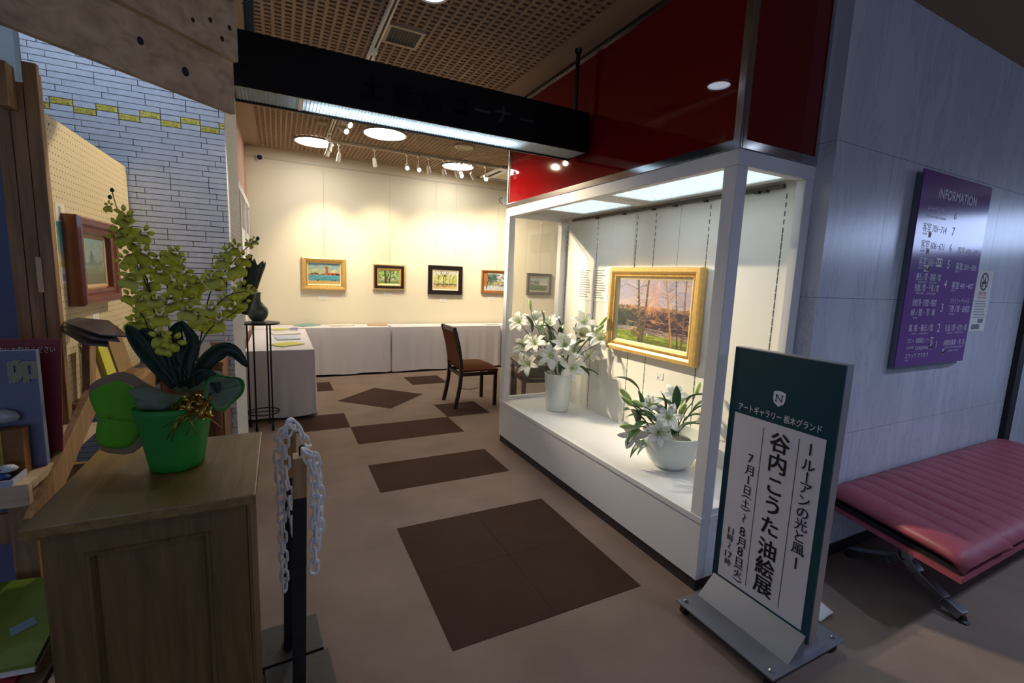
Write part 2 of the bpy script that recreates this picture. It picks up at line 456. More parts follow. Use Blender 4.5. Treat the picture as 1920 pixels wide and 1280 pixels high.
# ------------------------------------------------------------------ white brick wall
YW, XC = 3.25, -0.254
M_mortar = mat('brick_joint', (30,36,48), rough=0.95)
M_brick = mat('white_split_brick', (206,212,224), rough=0.8, noise=0.05, nscale=30, bump=0.8, bscale=240)
M_goldb = mat('gold_leaf_brick', (188,172,78), rough=0.35, metal=0.6, noise=.55, nscale=110, bump=1.0, bscale=110)
def sidebrick():
    m = mat('white_brick_return', (206,210,216), rough=.8); nt = m.node_tree; b = nt.nodes['Principled BSDF']
    g = nt.nodes.new('ShaderNodeNewGeometry'); sp = nt.nodes.new('ShaderNodeSeparateXYZ'); cb = nt.nodes.new('ShaderNodeCombineXYZ')
    nt.links.new(g.outputs['Position'], sp.inputs[0]); nt.links.new(sp.outputs[1], cb.inputs[0]); nt.links.new(sp.outputs[2], cb.inputs[1])
    br = nt.nodes.new('ShaderNodeTexBrick'); br.inputs['Scale'].default_value = 1.0
    br.inputs['Brick Width'].default_value = .1825; br.inputs['Row Height'].default_value = .0306; br.inputs['Mortar Size'].default_value = .0012
    br.inputs['Color1'].default_value = s2l(206,210,216); br.inputs['Color2'].default_value = s2l(198,203,210); br.inputs['Mortar'].default_value = s2l(120,118,116)
    nt.links.new(cb.outputs[0], br.inputs['Vector']); nt.links.new(br.outputs['Color'], b.inputs['Base Color'])
    return m
M_brickside = sidebrick()
wall_brick = struct(MB().box(-1.095, XC-.004, YW+.006, 4.2, 0, ZC+.03).build('wall_left_front', M_mortar))
MB().box(XC-.004, XC, YW, 4.2, 0, ZC+.03).build('brick_return', M_brickside, wall_brick)
UNIT, CH = 0.0904, 0.0306
def brick_mesh(w, m): return MB().box(0, w-.0035, 0, .010, 0, CH-.0035).mesh('brick', m)
BM = {}
hidden = MB(); nvis = 0
rows = int((ZC-0.02)/CH)
zg = 2.262           # lower gold course
g0 = int(round(zg/CH))
for r in range(rows):
    z = r*CH + (zg-g0*CH)
    x = XC; k = 0
    first = True; off = random.choice([0.3, 0.3, 1.0, 1.3, 0.6])
    while x > -1.09:
        isg = r in (g0, g0+1)
        if isg:
            w = UNIT if not first else UNIT*0.3
            gold = ((k % 2) == (r-g0)) ^ 1
            mt = M_goldb if gold else M_brick
        else:
            w = (UNIT*off if first else UNIT*random.choice([2,2,2,2,1.7])); mt = M_brick
        first = False; k += 1
        w = min(w, x+1.095)
        if w < .01: break
        x -= w
        zt = z
        vis = (zt > 2.02 - max(0, (-0.35-x))*0.0 or x+w > -0.74) and zt > 0.55 and zt < 2.78
        if vis and nvis < 298:
            key = (round(w, 3), mt.name)
            if key not in BM: BM[key] = brick_mesh(w, mt)
            inst('brick', BM[key], wall_brick, (x+.00175, YW-.004+random.uniform(-.0012,.0012), zt+.00175)); nvis += 1
        else:
            hidden.box(x+.00175, x+w-.00175, YW-.004, YW+.006, zt+.00175, zt+CH-.00175)
tag(hidden.build('brick_rest', M_brick, wall_brick, recalc=False), kind='stuff')
M_grey = mat('grey_green_wall', (122,130,134), rough=.8, noise=.06, nscale=8)
struct(MB().box(-3.2, -1.095, YW-.06, YW+.2, 0, ZC+.03).build('wall_far_left', M_grey))

# ------------------------------------------------------------------ marble wall
YM = 1.353
wall_m = struct(MB().box(2.372, 4.93, YM+.02, 1.45, 0, ZC).build('wall_right', mat('slab_bedding', (88,92,104), rough=.9)))
zs = [0, 0.73, 1.475, 2.214, ZC]
xs_rows = [[2.37,2.86,3.55,4.24,4.93], [2.37,3.2,3.9,4.93], [2.37,2.87,3.55,4.24,4.93], [2.37,3.1,3.88,4.93]]
for i in range(4):
    xr = xs_rows[i]
    for j in range(len(xr)-1):
        bx('marble_slab', M_marble, wall_m, xr[j]+.001, xr[j+1]-.001, YM, YM+.02, zs[i]+.001, zs[i+1]-.001)
    bx('marble_slab', M_marble, wall_m, 2.36, 2.371, YM+.0, 1.436, zs[i]+.001, zs[i+1]-.001)
struct(bx('trim_2', M_black, None, 4.93, 5.04, YM-.035, YM+.05, 0, ZC))
wall_m2 = struct(MB().box(5.04, 8.5, YM+.02, 1.75, 0, ZC).build('wall_right_far', M_marble))
struct(bx('baseboard_right', mat('dark_skirting', (40,40,44), rough=.5), None, 2.40, 4.93, YM-.008, YM, 0, 0.07))

# ------------------------------------------------------------------ display case
CX0, CX1, CY0, CY1 = 1.80, 2.40, 1.435, 3.74
case = thing('display_case', 'long white glazed display case with lilies and a gilt framed painting inside', 'display case', (CX0, CY0, 0))
bx('toe_kick', M_toe, case, CX0+.012, CX1, CY0+.012, CY1-.008, 0, .066)
bx('base', M_white, case, CX0, 2.358, CY0, CY1, .066, .362, bevel=.003)
bx('sill', M_white, case, CX0-.006, 2.36, CY0-.004, CY1+.004, .364, .395, bevel=.002)
bx('deck', M_white, case, 2.352, CX1+.02, CY0+.02, CY1-.002, .30, .3945)
for (x0,x1,y0,y1) in ((CX0,CX0+.07,CY0,CY0+.07),(CX0,CX0+.06,CY1-.065,CY1),(2.293,2.360,CY0,CY0+.045),(2.34,CX1,CY1-.065,CY1)):
    bx('post', M_white, case, x0,x1,y0,y1,.395,2.04, bevel=.003)
bx('top_rail', M_white, case, CX0, CX0+.045, CY0+.0, CY1, 2.04, 2.108, bevel=.002)
bx('top_rail', M_white, case, CX0+.045, 2.36, CY0, CY0+.045, 2.04, 2.108, bevel=.002)
bx('top_rail', M_white, case, CX0+.045, CX1, CY1-.045, CY1, 2.04, 2.108, bevel=.002)
bx('bottom_rail', M_white, case, CX0+.06, 2.34, CY1-.03, CY1, .395, .425)
bx('bottom_rail', M_white, case, CX0+.07, 2.293, CY0+.004, CY0+.03, .395, .425)
bx('glass_pane', M_glass, case, CX0+.012, CX0+.018, CY0+.07, CY1-.065, .396, 2.04)
bx('glass_pane', M_glass, case, CX0+.07, 2.293, CY0+.014, CY0+.020, .425, 2.04)
bx('glass_pane', M_glass, case, CX0+.06, 2.34, CY1-.022, CY1-.016, .425, 2.04)
bx('back_panel', M_casewall, case, CX1, CX1+.02, CY0+.02, CY1-.002, .395, 2.108)
bx('side_filler', M_white, case, 2.36, CX1+.02, CY0+.02, CY0+.05, .395, 2.108)
# lit ceiling of the case: two egg-crate panels
bx('case_ceiling', M_white, case, CX0+.045, CX1, CY0+.045, CY1-.045, 2.092, 2.107)
M_fl = emis('fluorescent_case', (0.88, 0.94, 1.0), 6.0)
M_louv = mat('eggcrate_white', (214,220,218), rough=.5)
for (y0, y1, e0, e1) in ((1.50, 2.54, 1.50, 2.50), (2.66, 3.66, 2.66, 3.30)):
    fr = MB().box(1.86,1.88,y0,y1,2.066,2.092).box(2.33,2.35,y0,y1,2.066,2.092).box(1.88,2.33,y0,y0+.02,2.066,2.092).box(1.88,2.33,y1-.02,y1,2.066,2.092)
    frm = fr.build('light_panel_frame', M_white, case)
    MB().box(1.93,2.29,e0+.03,e1-.03,2.088,2.0915).build('lamp', M_fl, case)
    lv = MB(); n = int((y1-y0-.04)/.0135)
    for i in range(1, n): 
        y = y0+.02+(y1-y0-.04)*i/n; lv.box(1.88,2.33,y-.0011,y+.0011,2.068,2.078)
    for i in range(1, 34):
        x = 1.88+.45*i/34; lv.box(x-.0011,x+.0011,y0+.02,y1-.02,2.068,2.078)
    tag(lv.build('louvre', M_louv, case, recalc=False), kind='stuff')
bx('cross_bar', M_white, case, 1.86, 2.35, 2.545, 2.655, 2.064, 2.092)
# slotted standards on the back panel and the hanging rail
for y in (3.205, 2.728, 2.537, 2.075, 1.594, 3.66):
    mb = MB(); z = .41
    while z < 2.02:
        L = .026 if z > 1.8 else .040
        mb.box(CX1-.0012, CX1, y-.0025, y+.0025, z, min(2.03, z+L)); z += .044 if z > 1.8 else .045
    mb.build('standard_slot', M_black, case, recalc=False)
rail = MB().box(CX1-.028, CX1-.012, 1.60, 3.56, 2.036, 2.056).build('hanging_rail', mat('bronze_rail', (70,64,54), rough=.35, metal=.8), case)
for y in (3.2, 2.86, 2.55, 2.35, 2.1, 1.75, 1.70): MB().box(CX1-.034, CX1-.010, y-.012, y+.012, 2.026, 2.040).build('rail_runner', M_black, rail)

# ------------------------------------------------------------------ red lacquer fascia over the case
fas = thing('red_fascia', 'glossy red lacquer fascia with chrome edging above the display case', 'fascia', (CX0, CY0, 2.108))
ZT = 2.935
bx('core', M_dark, fas, CX0+.012, 2.35, CY0+.012, CY1-.012, 2.11, ZT)
bx('red_panel', M_red, fas, CX0+.003, CX0+.011, CY0+.03, CY1-.03, 2.148, 2.918)
bx('red_panel', M_red, fas, CX0+.03, 2.335, CY0+.003, CY0+.011, 2.148, 2.918)
bx('bottom_trim', M_chrome, fas, CX0-.003, CX0+.012, CY0+.012, CY1-.001, 2.110, 2.150, bevel=.002)
bx('bottom_trim', M_chrome, fas, CX0+.012, 2.36, CY0-.003, CY0+.012, 2.110, 2.150, bevel=.002)
bx('corner_trim', M_chrome, fas, CX0-.005, CX0+.011, CY0-.005, CY0+.034, 2.108, ZT, bevel=.003)
bx('corner_trim', M_chrome, fas, CX0+.011, CX0+.036, CY0-.005, CY0+.011, 2.108, ZT, bevel=.003)
bx('edge_trim', M_chrome, fas, 2.335, 2.362, CY0-.003, CY0+.012, 2.150, ZT, bevel=.002)
bx('edge_trim', M_chrome, fas, CX0-.003, CX0+.011, CY1-.03, CY1-.018, 2.150, ZT)
bx('edge_gap', M_black, fas, CX0+.002, CX0+.011, CY1-.042, CY1-.030, 2.150, ZT)
bx('top_trim', M_chrome, fas, CX0-.004, CX0+.011, CY0+.034, CY1-.01, 2.918, 2.926)
bx('top_trim', mat('bronze_trim', (80,74,64), rough=.3, metal=.8), fas, CX0-.010, CX0+.011, CY0+.034, CY1-.01, 2.9265, 2.949)
bx('end_panel', M_wall, fas, CX0, 2.36, CY1-.011, CY1, 2.11, ZT)

# ------------------------------------------------------------------ hanging sign box
SX0, SX1, SY0, SY1, SZ0, SZ1 = -0.165, 1.775, 2.53, 2.745, 2.316, 2.556
sb = thing('hanging_sign_box', 'long black hanging sign box with a lit louvred underside above the entrance', 'sign', (SX0, SY0, SZ0))
bx('front_plate', M_blackgloss, sb, SX0, SX1, SY0, SY0+.006, SZ0, SZ1)
bx('back_plate', M_black, sb, SX0, SX1, SY1-.006, SY1, SZ0, SZ1)
bx('top_plate', M_black, sb, SX0, SX1, SY0+.006, SY1-.006, SZ1-.006, SZ1)
bx('top_edge', M_steel, sb, SX0, SX1, SY1-.012, SY1+.002, SZ1, SZ1+.004)
for x in (SX0, SX1-.006): bx('end_plate', M_black, sb, x, x+.006, SY0+.006, SY1-.006, SZ0, SZ1-.006)
bx('reflector', mat('reflector_grey', (150,150,144), rough=.6), sb, SX0+.006, SX1-.006, SY0+.006, SY1-.006, SZ0+.075, SZ0+.08)
bx('lamp', emis('fluorescent_sign', (0.66, 0.80, 1.0), 13.0), sb, 0.16, 1.32, SY0+.05, SY1-.05, SZ0+.055, SZ0+.074)
lv = MB()
for i in range(1, 14):
    y = SY0+.006+(SY1-SY0-.012)*i/14; lv.box(SX0+.006, SX1-.006, y-.001, y+.001, SZ0+.004, SZ0+.018)
for i in range(1, 120):
    x = SX0+.006+(SX1-SX0-.012)*i/120; lv.box(x-.001, x+.001, SY0+.006, SY1-.006, SZ0+.004, SZ0+.018)
tag(lv.build('louvre', M_louv, sb, recalc=False), kind='stuff')
bx('louvre_joint', M_steel, sb, 0.11, 0.128, SY0+.006, SY1-.006, SZ0-.001, SZ0+.02)
bx('back_lip', M_black, sb, SX0, SX1, SY1-.012, SY1, SZ0-.006, SZ0)
fs_ = lambda u, v, t: (u, SY0-t, v)
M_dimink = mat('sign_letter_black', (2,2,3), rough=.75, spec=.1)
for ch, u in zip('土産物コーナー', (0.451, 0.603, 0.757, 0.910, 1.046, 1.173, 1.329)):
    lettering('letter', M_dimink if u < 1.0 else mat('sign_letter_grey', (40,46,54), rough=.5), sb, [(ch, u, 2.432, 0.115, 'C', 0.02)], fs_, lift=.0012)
MB().box(-0.108,-0.072,2.62,2.65,SZ1,ZC).build('hanger', M_black, sb)
for x in (-0.112, -0.072): MB().box(x, x+.004, 2.618, 2.652, SZ1, ZC).build('hanger_edge', M_chrome, sb)
MB().tube([(1.722,2.62,SZ1),(1.722,2.62,ZC-.02)], .013, 12).tube([(1.722,2.62,ZC-.02),(1.722,2.62,ZC)], [.02,.024], 12).build('hanger', mat('dark_tube', (64,62,60), rough=.25, metal=.9), sb, smooth=True)

# ------------------------------------------------------------------ ceiling fittings
M_lamp = emis('round_lamp', (1.0, 0.95, 0.86), 15.5)
M_warm = emis('halogen_lens', (1.0, 0.78, 0.42), 30.0)
where = ('above the corner of the back wall', 'nearest the hanging sign', 'beside the air conditioner', 'added unseen behind the red fascia')  # the last lamp is added out of view to brighten the far back wall
for (x, y, r), w in zip(((0.455,6.68,.225),(1.165,5.80,.235),(2.44,6.80,.225),(3.95,5.9,.225)), where):
    t = thing('round_ceiling_light', 'large round white ceiling light '+w, 'ceiling light', (x, y, ZR-.02), group='round gallery ceiling lights')
    MB().lathe([(r, 0), (r, .006)], 40, (x, y, ZR-.022)).build('diffuser', M_lamp, t)
    MB().lathe([(r+.001,.0),(r+.02,0),(r+.024,.01),(r+.02,.022),(r+.001,.022)], 40, (x, y, ZR-.024), ring=True).build('rim', mat('lamp_rim', (120,116,110), rough=.4, metal=.4), t, smooth=True)
def track(name, x0, x1, y0, y1, z, label):
    t = thing(name, label, 'light track', (x0, y0, z-.03))
    bx('channel', M_trackw, t, x0, x1, y0, y1, z-.03, z)
    if x1-x0 < .1: bx('slot', M_dark, t, x0+.012, x1-.012, y0+.01, y1-.01, z-.0308, z-.0300)
    else: bx('slot', M_dark, t, x0+.01, x1-.01, y0+.012, y1-.012, z-.0308, z-.0300)
    return t
track('lighting_track', .567, .603, 1.6, YS-.04, ZC, 'ivory light track on the ceiling beside the square vent')
track('lighting_track', .567, .603, YS+.03, 6.46, ZR, 'ivory light track running back over the gallery floor')
track('lighting_track', .60, 3.05, 6.482, 6.518, ZR, 'ivory light track running along in front of the back wall')

M_spot = mat('ivory_spotlight', (224,216,196), rough=.4)
def spotlight(x, y, z, target, power, label, size=78, col=(1.0,0.82,0.56), blend=1.0, drop=.13, group='track spotlights', head=.11, r=.028, glow=True):
    t = thing('track_spotlight', label, 'spotlight', (x, y, z), group=group)
    bx('adaptor', M_spot, t, x-.016, x+.016, y-.03, y+.03, z-.022, z)
    p = Vector((x, y, z-.02-drop)); d = (Vector(target)-p).normalized()
    MB().tube([(x,y,z-.02), tuple(p)], .006, 8).build('stem', M_spot, t, smooth=True)
    a = p-d*head*.35; b = p+d*head*.65
    MB().tube([a, a+d*.012, a+d*.02, b-d*.012, b], [r*.55, r*.8, r*.85, r, r], 14).build('head', M_spot, t, smooth=True)
    MB().tube([b+d*.0002, b+d*.0014], r*.86, 14).build('lens', M_warm if glow else M_spot, t)
    if power:
        L = bpy.data.lights.new('halogen', 'SPOT'); L.energy = power; L.color = col; L.spot_size = math.radians(size); L.spot_blend = blend; L.shadow_soft_size = .025
        lo = bpy.data.objects.new('halogen', L); COL.objects.link(lo); lo.parent = t
        lo.location = (b+d*.01)-Vector((x,y,z)); lo.rotation_euler = d.to_track_quat('-Z','Y').to_euler()
    return t
ZB = ZR-.03
spotlight(.73, 6.5, ZB, (.60,7.45,1.55), 62, 'ivory spotlight at the left end of the track, over the harbour painting', 72)
spotlight(1.17, 6.5, ZB, (1.55,7.45,1.5), 56, 'ivory spotlight aimed at the small park painting')
spotlight(1.60, 6.5, ZB, (1.30,4.2,1.1), 14, 'glowing spotlight, left of the lit pair on the back track', 50)
spotlight(1.76, 6.5, ZB, (1.60,4.2,1.1), 14, 'glowing spotlight, right of the lit pair on the back track', 50)
spotlight(1.90, 6.5, ZB, (2.48,7.45,1.45), 58, 'ivory spotlight aimed at the black framed painting')
spotlight(2.12, 6.5, ZB, (3.0,7.45,1.4), 40, 'ivory spotlight with its head turned right, left of the third round light')
spotlight(2.31, 6.5, ZB, (3.45,7.45,1.45), 60, 'ivory spotlight just under the third round light')
spotlight(2.38, 6.5, ZB, (2.1,4.0,1.0), 10, 'glowing spotlight in front of the third round light', 50)
spotlight(2.55, 6.5, ZB, (4.3,7.45,1.4), 95, 'ivory spotlight between the third round light and the air conditioner')
spotlight(2.76, 6.5, ZB, (2.4,4.0,1.0), 10, 'glowing spotlight nearest the air conditioner', 50)
spotlight(.585, 4.72, ZB, (2.40,2.75,1.25), 300, 'glowing spotlight on the left track, nearer one of the pair', 42, drop=.22)
spotlight(.585, 4.95, ZB, (2.40,2.45,1.15), 300, 'glowing spotlight on the left track, farther one of the pair', 42, drop=.22)
spotlight(.585, 6.05, ZB, (.0,5.9,.7), 16, 'ivory spotlight aimed down at the side table', 80, glow=False)
spotlight(.585, 6.30, ZB, (-.1,6.6,.7), 14, 'ivory spotlight beside the first round light', 80, glow=False)
# front track, above the entrance
spotlight(.585, 3.25, ZC-.03, (-.72,2.62,1.42), 46, 'ivory spotlight on the front track pointing at the pegboard', 52, blend=.25, group='front track spotlights')
# recessed downlights of the lobby
for (x, y, p, lab) in ((.74, 2.51, 5, 'recessed downlight in the ceiling in front of the red fascia'), (2.6,-0.6,36,'recessed downlight over the lobby, near the bench'), (4.4,-0.5,72,'recessed downlight over the lobby, right of the bench'), (-0.9,-0.8,11,'recessed downlight behind the shop stall')):
    t = thing('downlight', lab, 'downlight', (x,y,ZC-.02), group='lobby downlights')
    MB().lathe([(.075,0),(.092,0),(.095,.012),(.075,.018)], 28, (x,y,ZC-.012), ring=True).build('ring', M_chrome, t, smooth=True)
    MB().lathe([(.075,0),(.075,.004)], 28, (x,y,ZC-.004)).build('reflector', emis('downlight_glow', (.75,.84,1), 5.0), t)
    L = bpy.data.lights.new('downlight_bulb', 'SPOT'); L.energy = p; L.color = (.60,.73,1.0); L.spot_size = 2.4; L.spot_blend = .8; L.shadow_soft_size = .05
    lo = bpy.data.objects.new('downlight_bulb', L); COL.objects.link(lo); lo.parent = t; lo.location = (0,0,-.0)
# unseen fluorescent batten, added behind the stall fascia to light the brick wall
t = thing('fill_batten', 'unseen white fluorescent batten added on the ceiling behind the stall fascia', 'ceiling light', (-.62, 2.55, ZC-.06))
bx('housing', M_white, t, -1.22, -.20, 2.50, 2.60, ZC-.03, ZC)
MB().tube([(-1.2,2.55,ZC-.05),(-.22,2.55,ZC-.05)], .016, 12).build('tube', emis('cool_tube', (.62,.78,1.0), 26.0), t, smooth='all')
for x in (-1.215,-.215): bx('lamp_holder', M_white, t, x, x+.012, 2.535, 2.565, ZC-.068, ZC-.03)
# square vent of the front ceiling
vt = thing('ceiling_vent', 'square beige ceiling vent with dark slats', 'vent', (.61, 2.93, ZC-.012))
MB().box(.61,.83,2.925,2.945,ZC-.012,ZC+.005).box(.61,.83,3.135,3.155,ZC-.012,ZC+.005).box(.61,.63,2.945,3.135,ZC-.012,ZC+.005).box(.81,.83,2.945,3.135,ZC-.012,ZC+.005).build('frame', M_grille, vt)
bx('void', M_black, vt, .63,.81,2.945,3.135,ZC-.001,ZC+.004)
for i in range(9):
    x = .642+i*.0195; MB().bar((x,2.945,ZC-.006),(x,3.135,ZC-.006),.012,.002,(.5,0,.8)).build('slat', mat('slat_dark', (70,62,52), rough=.6), vt)
# round diffuser, smoke detector, dome camera, air conditioner
t = thing('round_air_diffuser', 'round beige air diffuser on the gallery ceiling', 'vent', (2.155,5.785,ZR-.02))
MB().lathe([(.085,0),(.115,-.004),(.125,.006),(.125,.02),(.085,.02)], 32, (2.155,5.785,ZR-.02), ring=True).build('ring', M_grille, t, smooth=True)
MB().lathe([(.075,.0),(.02,.010),(.005,.012)], 32, (2.155,5.785,ZR-.02)).build('cone', mat('diffuser_cone', (120,104,84), rough=.6), t, smooth=True)
t = thing('smoke_detector', 'small round smoke detector near the left of the gallery ceiling', 'smoke detector', (.478,5.8,ZR-.035))
MB().lathe([(.02,0),(.035,.004),(.05,.02),(.052,.035)], 24, (.478,5.8,ZR-.035)).build('body', M_grille, t, smooth=True)
MB().lathe([(.012,-.008),(.02,0)], 16, (.478,5.8,ZR-.035)).build('sensor', M_ceil, t)
t = thing('dome_camera', 'white dome camera with black lens high on the back wall', 'camera', (-.187,YB-.02,3.0))
MB().tube([(-.187,YB-.0,3.004),(-.187,YB-.03,3.004)], [.05,.045], 20).build('housing', M_white, t, smooth=True)
MB().tube([(-.187,YB-.03,3.004),(-.187,YB-.06,2.998)], [.034,.014], 16).build('lens', M_black, t, smooth=True)
t = thing('air_conditioner', 'white ceiling cassette air conditioner at the right of the gallery', 'air conditioner', (3.4,6.85,ZR-.04))
bx('panel', M_white, t, 2.98,3.82,6.45,7.25,ZR-.035,ZR-.002, bevel=.008)
bx('intake_grille', mat('grille_shadow', (196,190,176), rough=.6), t, 3.18,3.62,6.64,7.06,ZR-.042,ZR-.035)
for (a,b,c,d) in ((3.14,3.66,6.50,6.56),(3.14,3.66,7.14,7.20),(3.03,3.09,6.6,7.1),(3.71,3.77,6.6,7.1)): bx('air_slot', M_black, t, a,b,c,d,ZR-.0365,ZR-.035)
t = thing('wall_speaker', 'small white box with a coiled cord high on the back wall', 'wall box', (3.53,YB-.03,2.84))
bx('box', M_white, t, 3.50,3.58,YB-.04,YB,2.76,2.90, bevel=.004)
MB().tube([(3.50,YB-.01,2.88),(3.45,YB-.01,2.87),(3.43,YB-.01,2.83),(3.46,YB-.01,2.79),(3.50,YB-.01,2.78)], .004, 6).build('cord', M_black, t, smooth=True)

# ------------------------------------------------------------------ covered tables along the walls
def draped_table(label, x0, x1, y0, y1, ztop, hem, seed, amp=.012, sides='all'):
    t = thing('covered_table', label, 'table', ((x0+x1)/2, (y0+y1)/2, 0), group='tables under white cloths')
    rr = random.Random(seed); P = []
    per = [(x0,y0),(x1,y0),(x1,y1),(x0,y1)]; pts = []
    for i in range(4):
        a, b = per[i], per[(i+1)%4]; L = math.dist(a, b); n = max(4, int(L/.028))
        nx, ny = (b[1]-a[1])/L, -(b[0]-a[0])/L
        for k in range(n):
            f = k/n; pts.append((a[0]+(b[0]-a[0])*f, a[1]+(b[1]-a[1])*f, nx, ny, f*L, i))
    ph = [rr.uniform(0,6) for _ in range(8)]
    def wave(s, i): return (math.sin(s*17+ph[i])+.7*math.sin(s*31+ph[i+1])+.5*math.sin(s*53+ph[i+2]))*.45
    mb = MB(); n = len(pts); K = 10
    for k in range(K+1):
        f = k/K; z = ztop+(hem-ztop)*f
        for (x, y, nx, ny, s, i) in pts:
            d = .003+amp*(f**.8)*(1+wave(s, i)) if k else 0
            zz = z + (.006*math.sin(s*9+ph[3]) if k == K else 0)
            mb.v.append((x+nx*d, y+ny*d, zz-(.003 if k == 1 else 0)))
    for k in range(K):
        for j in range(n): mb.f.append((k*n+j, (k+1)*n+j, (k+1)*n+(j+1)%n, k*n+(j+1)%n))
    mb.f.append(tuple(range(n)))
    mb.build('tablecloth', M_cloth, t, smooth=True)
    bx('tabletop', mat('table_board', (150,120,90), rough=.5), t, x0+.01, x1-.01, y0+.01, y1-.01, ztop-.03, ztop-.003)
    for x in (x0+.05, x1-.05):
        for y in (y0+.05, y1-.05): MB().tube([(x,y,0),(x,y,ztop-.03)], .012, 8).build('leg', M_steel, t)
    return t
TZ = .71
draped_table('white cloth covered table along the left wall, nearest the vase stand', -.31, .305, 5.06, 6.92, TZ, .03, 1, .018)
draped_table('white cloth covered table in the left corner of the back wall', -.31, 1.482, 6.98, 7.40, TZ, .03, 2)
draped_table('white cloth covered table behind the dark chair at the back wall', 1.518, 3.325, 6.98, 7.40, TZ, .03, 3)
draped_table('white cloth covered table seen through the end glass of the display case', 3.37, 5.2, 6.98, 7.40, TZ, .03, 4)

def book(label, cx, cy, w, d, rot, col, h=.012, z=TZ, cat='book', pages=True):
    t = thing('booklet', label, cat, (cx, cy, z+.001), math.radians(rot), group='booklets on the covered tables')
    cm = mat('cover_%d_%d_%d' % col, col, rough=.5, noise=.12, nscale=14)
    MB().box(-w/2,w/2,-d/2,d/2,h-.002,h).build('cover', cm, t, local=True)
    MB().box(-w/2+.003,w/2-.003,-d/2+.003,d/2-.003,.002,h-.002).build('pages', M_paper, t, local=True)
    MB().box(-w/2,w/2,-d/2,d/2,0,.002).build('back_cover', cm, t, local=True)
    return t
book('yellow green booklet nearest the front edge of the side table', .06, 5.42, .27, .22, 38, (196,196,60))
book('pale blue booklet behind the yellow green one on the side table', .07, 5.94, .24, .30, 8, (176,190,214))
book('flat white booklet in the middle of the side table', .06, 6.36, .30, .20, 14, (214,212,200))
book('yellow leaflet at the far end of the side table', .0, 6.82, .20, .16, 20, (208,204,92))
book('small violet booklet beside the yellow leaflet', .17, 6.80, .09, .14, -8, (120,108,168), .02)
book('large teal booklet on the corner of the back tables', .35, 7.26, .30, .22, 38, (104,156,150), .016)
book('open white booklet on the left back table', .82, 7.26, .34, .20, 6, (222,210,196), .01)
book('tan edged booklet at the right end of the left back table', 1.33, 7.22, .28, .17, -6, (190,150,96), .016)
book('white booklet on the table behind the display case post', 3.22, 7.2, .22, .16, 15, (216,212,206), .01)

# ------------------------------------------------------------------ chairs
M_fabric = mat('brown_upholstery', (104,58,34), rough=.9, noise=.1, nscale=200, spec=.2)
def make_chair(label, loc, rot):
    t = thing('dining_chair', label, 'chair', loc, rot, group='dark upholstered chairs')
    hw = .205
    for sy in (-1, 1):   # rear posts run from the foot up through the back
        pts = [(-.262,sy*hw,0),(-.235,sy*hw,.12),(-.205,sy*hw,.28),(-.195,sy*hw,.42),(-.205,sy*hw,.56),(-.232,sy*hw,.72),(-.275,sy*hw,.88),(-.292,sy*hw,.935)]
        mb = MB()
        for a, b in zip(pts[:-1], pts[1:]): mb.bar((a[0],a[1],a[2]-.004 if a[2] > 0 else 0), (b[0],b[1],b[2]+.002), .028, .040, (1,0,0))
        mb.build('leg', M_espresso, t, local=True)
        MB().bar((.235,sy*hw,0),(.235,sy*hw,.41),.032,.036,(1,0,0)).build('leg', M_espresso, t, local=True)
    MB().box(-.20,.25,-hw-.012,-hw+.012,.375,.415).box(-.20,.25,hw-.012,hw+.012,.375,.415).box(.225,.25,-hw,hw,.375,.415).box(-.21,-.185,-hw,hw,.375,.415).build('seat_rail', M_espresso, t, local=True)
    P = []
    for i in range(13):
        u = i/12; row = []
        for j in range(11):
            v = j/10; x = -.205+.465*u; y = -.218+.436*v
            e = min(1, 4*min(u*.9+.15, (1-u)))**.5 * min(1, 5*min(v, 1-v)+.05)**.5
            row.append((x+(.012*math.sin(PI*v) if i == 12 else 0), y, .412+.058*e+.012*math.sin(PI*v)*math.sin(PI*u)))
        P.append(row)
    MB().grid(P, .03).build('seat', M_fabric, t, smooth=True, local=True)
    P = []
    prof = [(-.200,.50),(-.207,.57),(-.222,.66),(-.240,.74),(-.262,.82),(-.282,.885)]
    for (x, z) in prof: P.append([(x+.012*math.sin(PI*j/6), -hw+.016+(2*hw-.032)*j/6, z) for j in range(7)])
    MB().grid(P, .022).build('backrest', M_fabric, t, smooth=True, local=True)
    MB().bar((-.287,-hw-.012,.915),(-.287,hw+.012,.915),.024,.05,(0,0,1)).build('top_rail', M_espresso, t, local=True)
    return t
make_chair('dark wood chair with brown upholstered back and seat, standing on the gallery carpet', (2.03, 5.055, 0), 0.0)
make_chair('dark wood chair pushed under the small table, seen through the case glass', (2.66, 4.50, 0), PI-.25)
t = thing('small_dark_table', 'small dark wooden table seen through the end of the display case', 'table', (2.20, 4.08, 0), math.radians(-13.5))
MB().box(0,.62,0,.62,.60,.625).build('tabletop', M_espresso, t, local=True)
MB().box(.03,.59,.03,.05,.55,.60).box(.03,.59,.57,.59,.55,.60).box(.03,.05,.05,.57,.55,.60).box(.57,.59,.05,.57,.55,.60).build('apron', M_espresso, t, local=True)
for a in (.03,.56):
    for b in (.03,.56): MB().box(a,a+.032,b,b+.032,0,.60).build('leg', M_espresso, t, local=True)

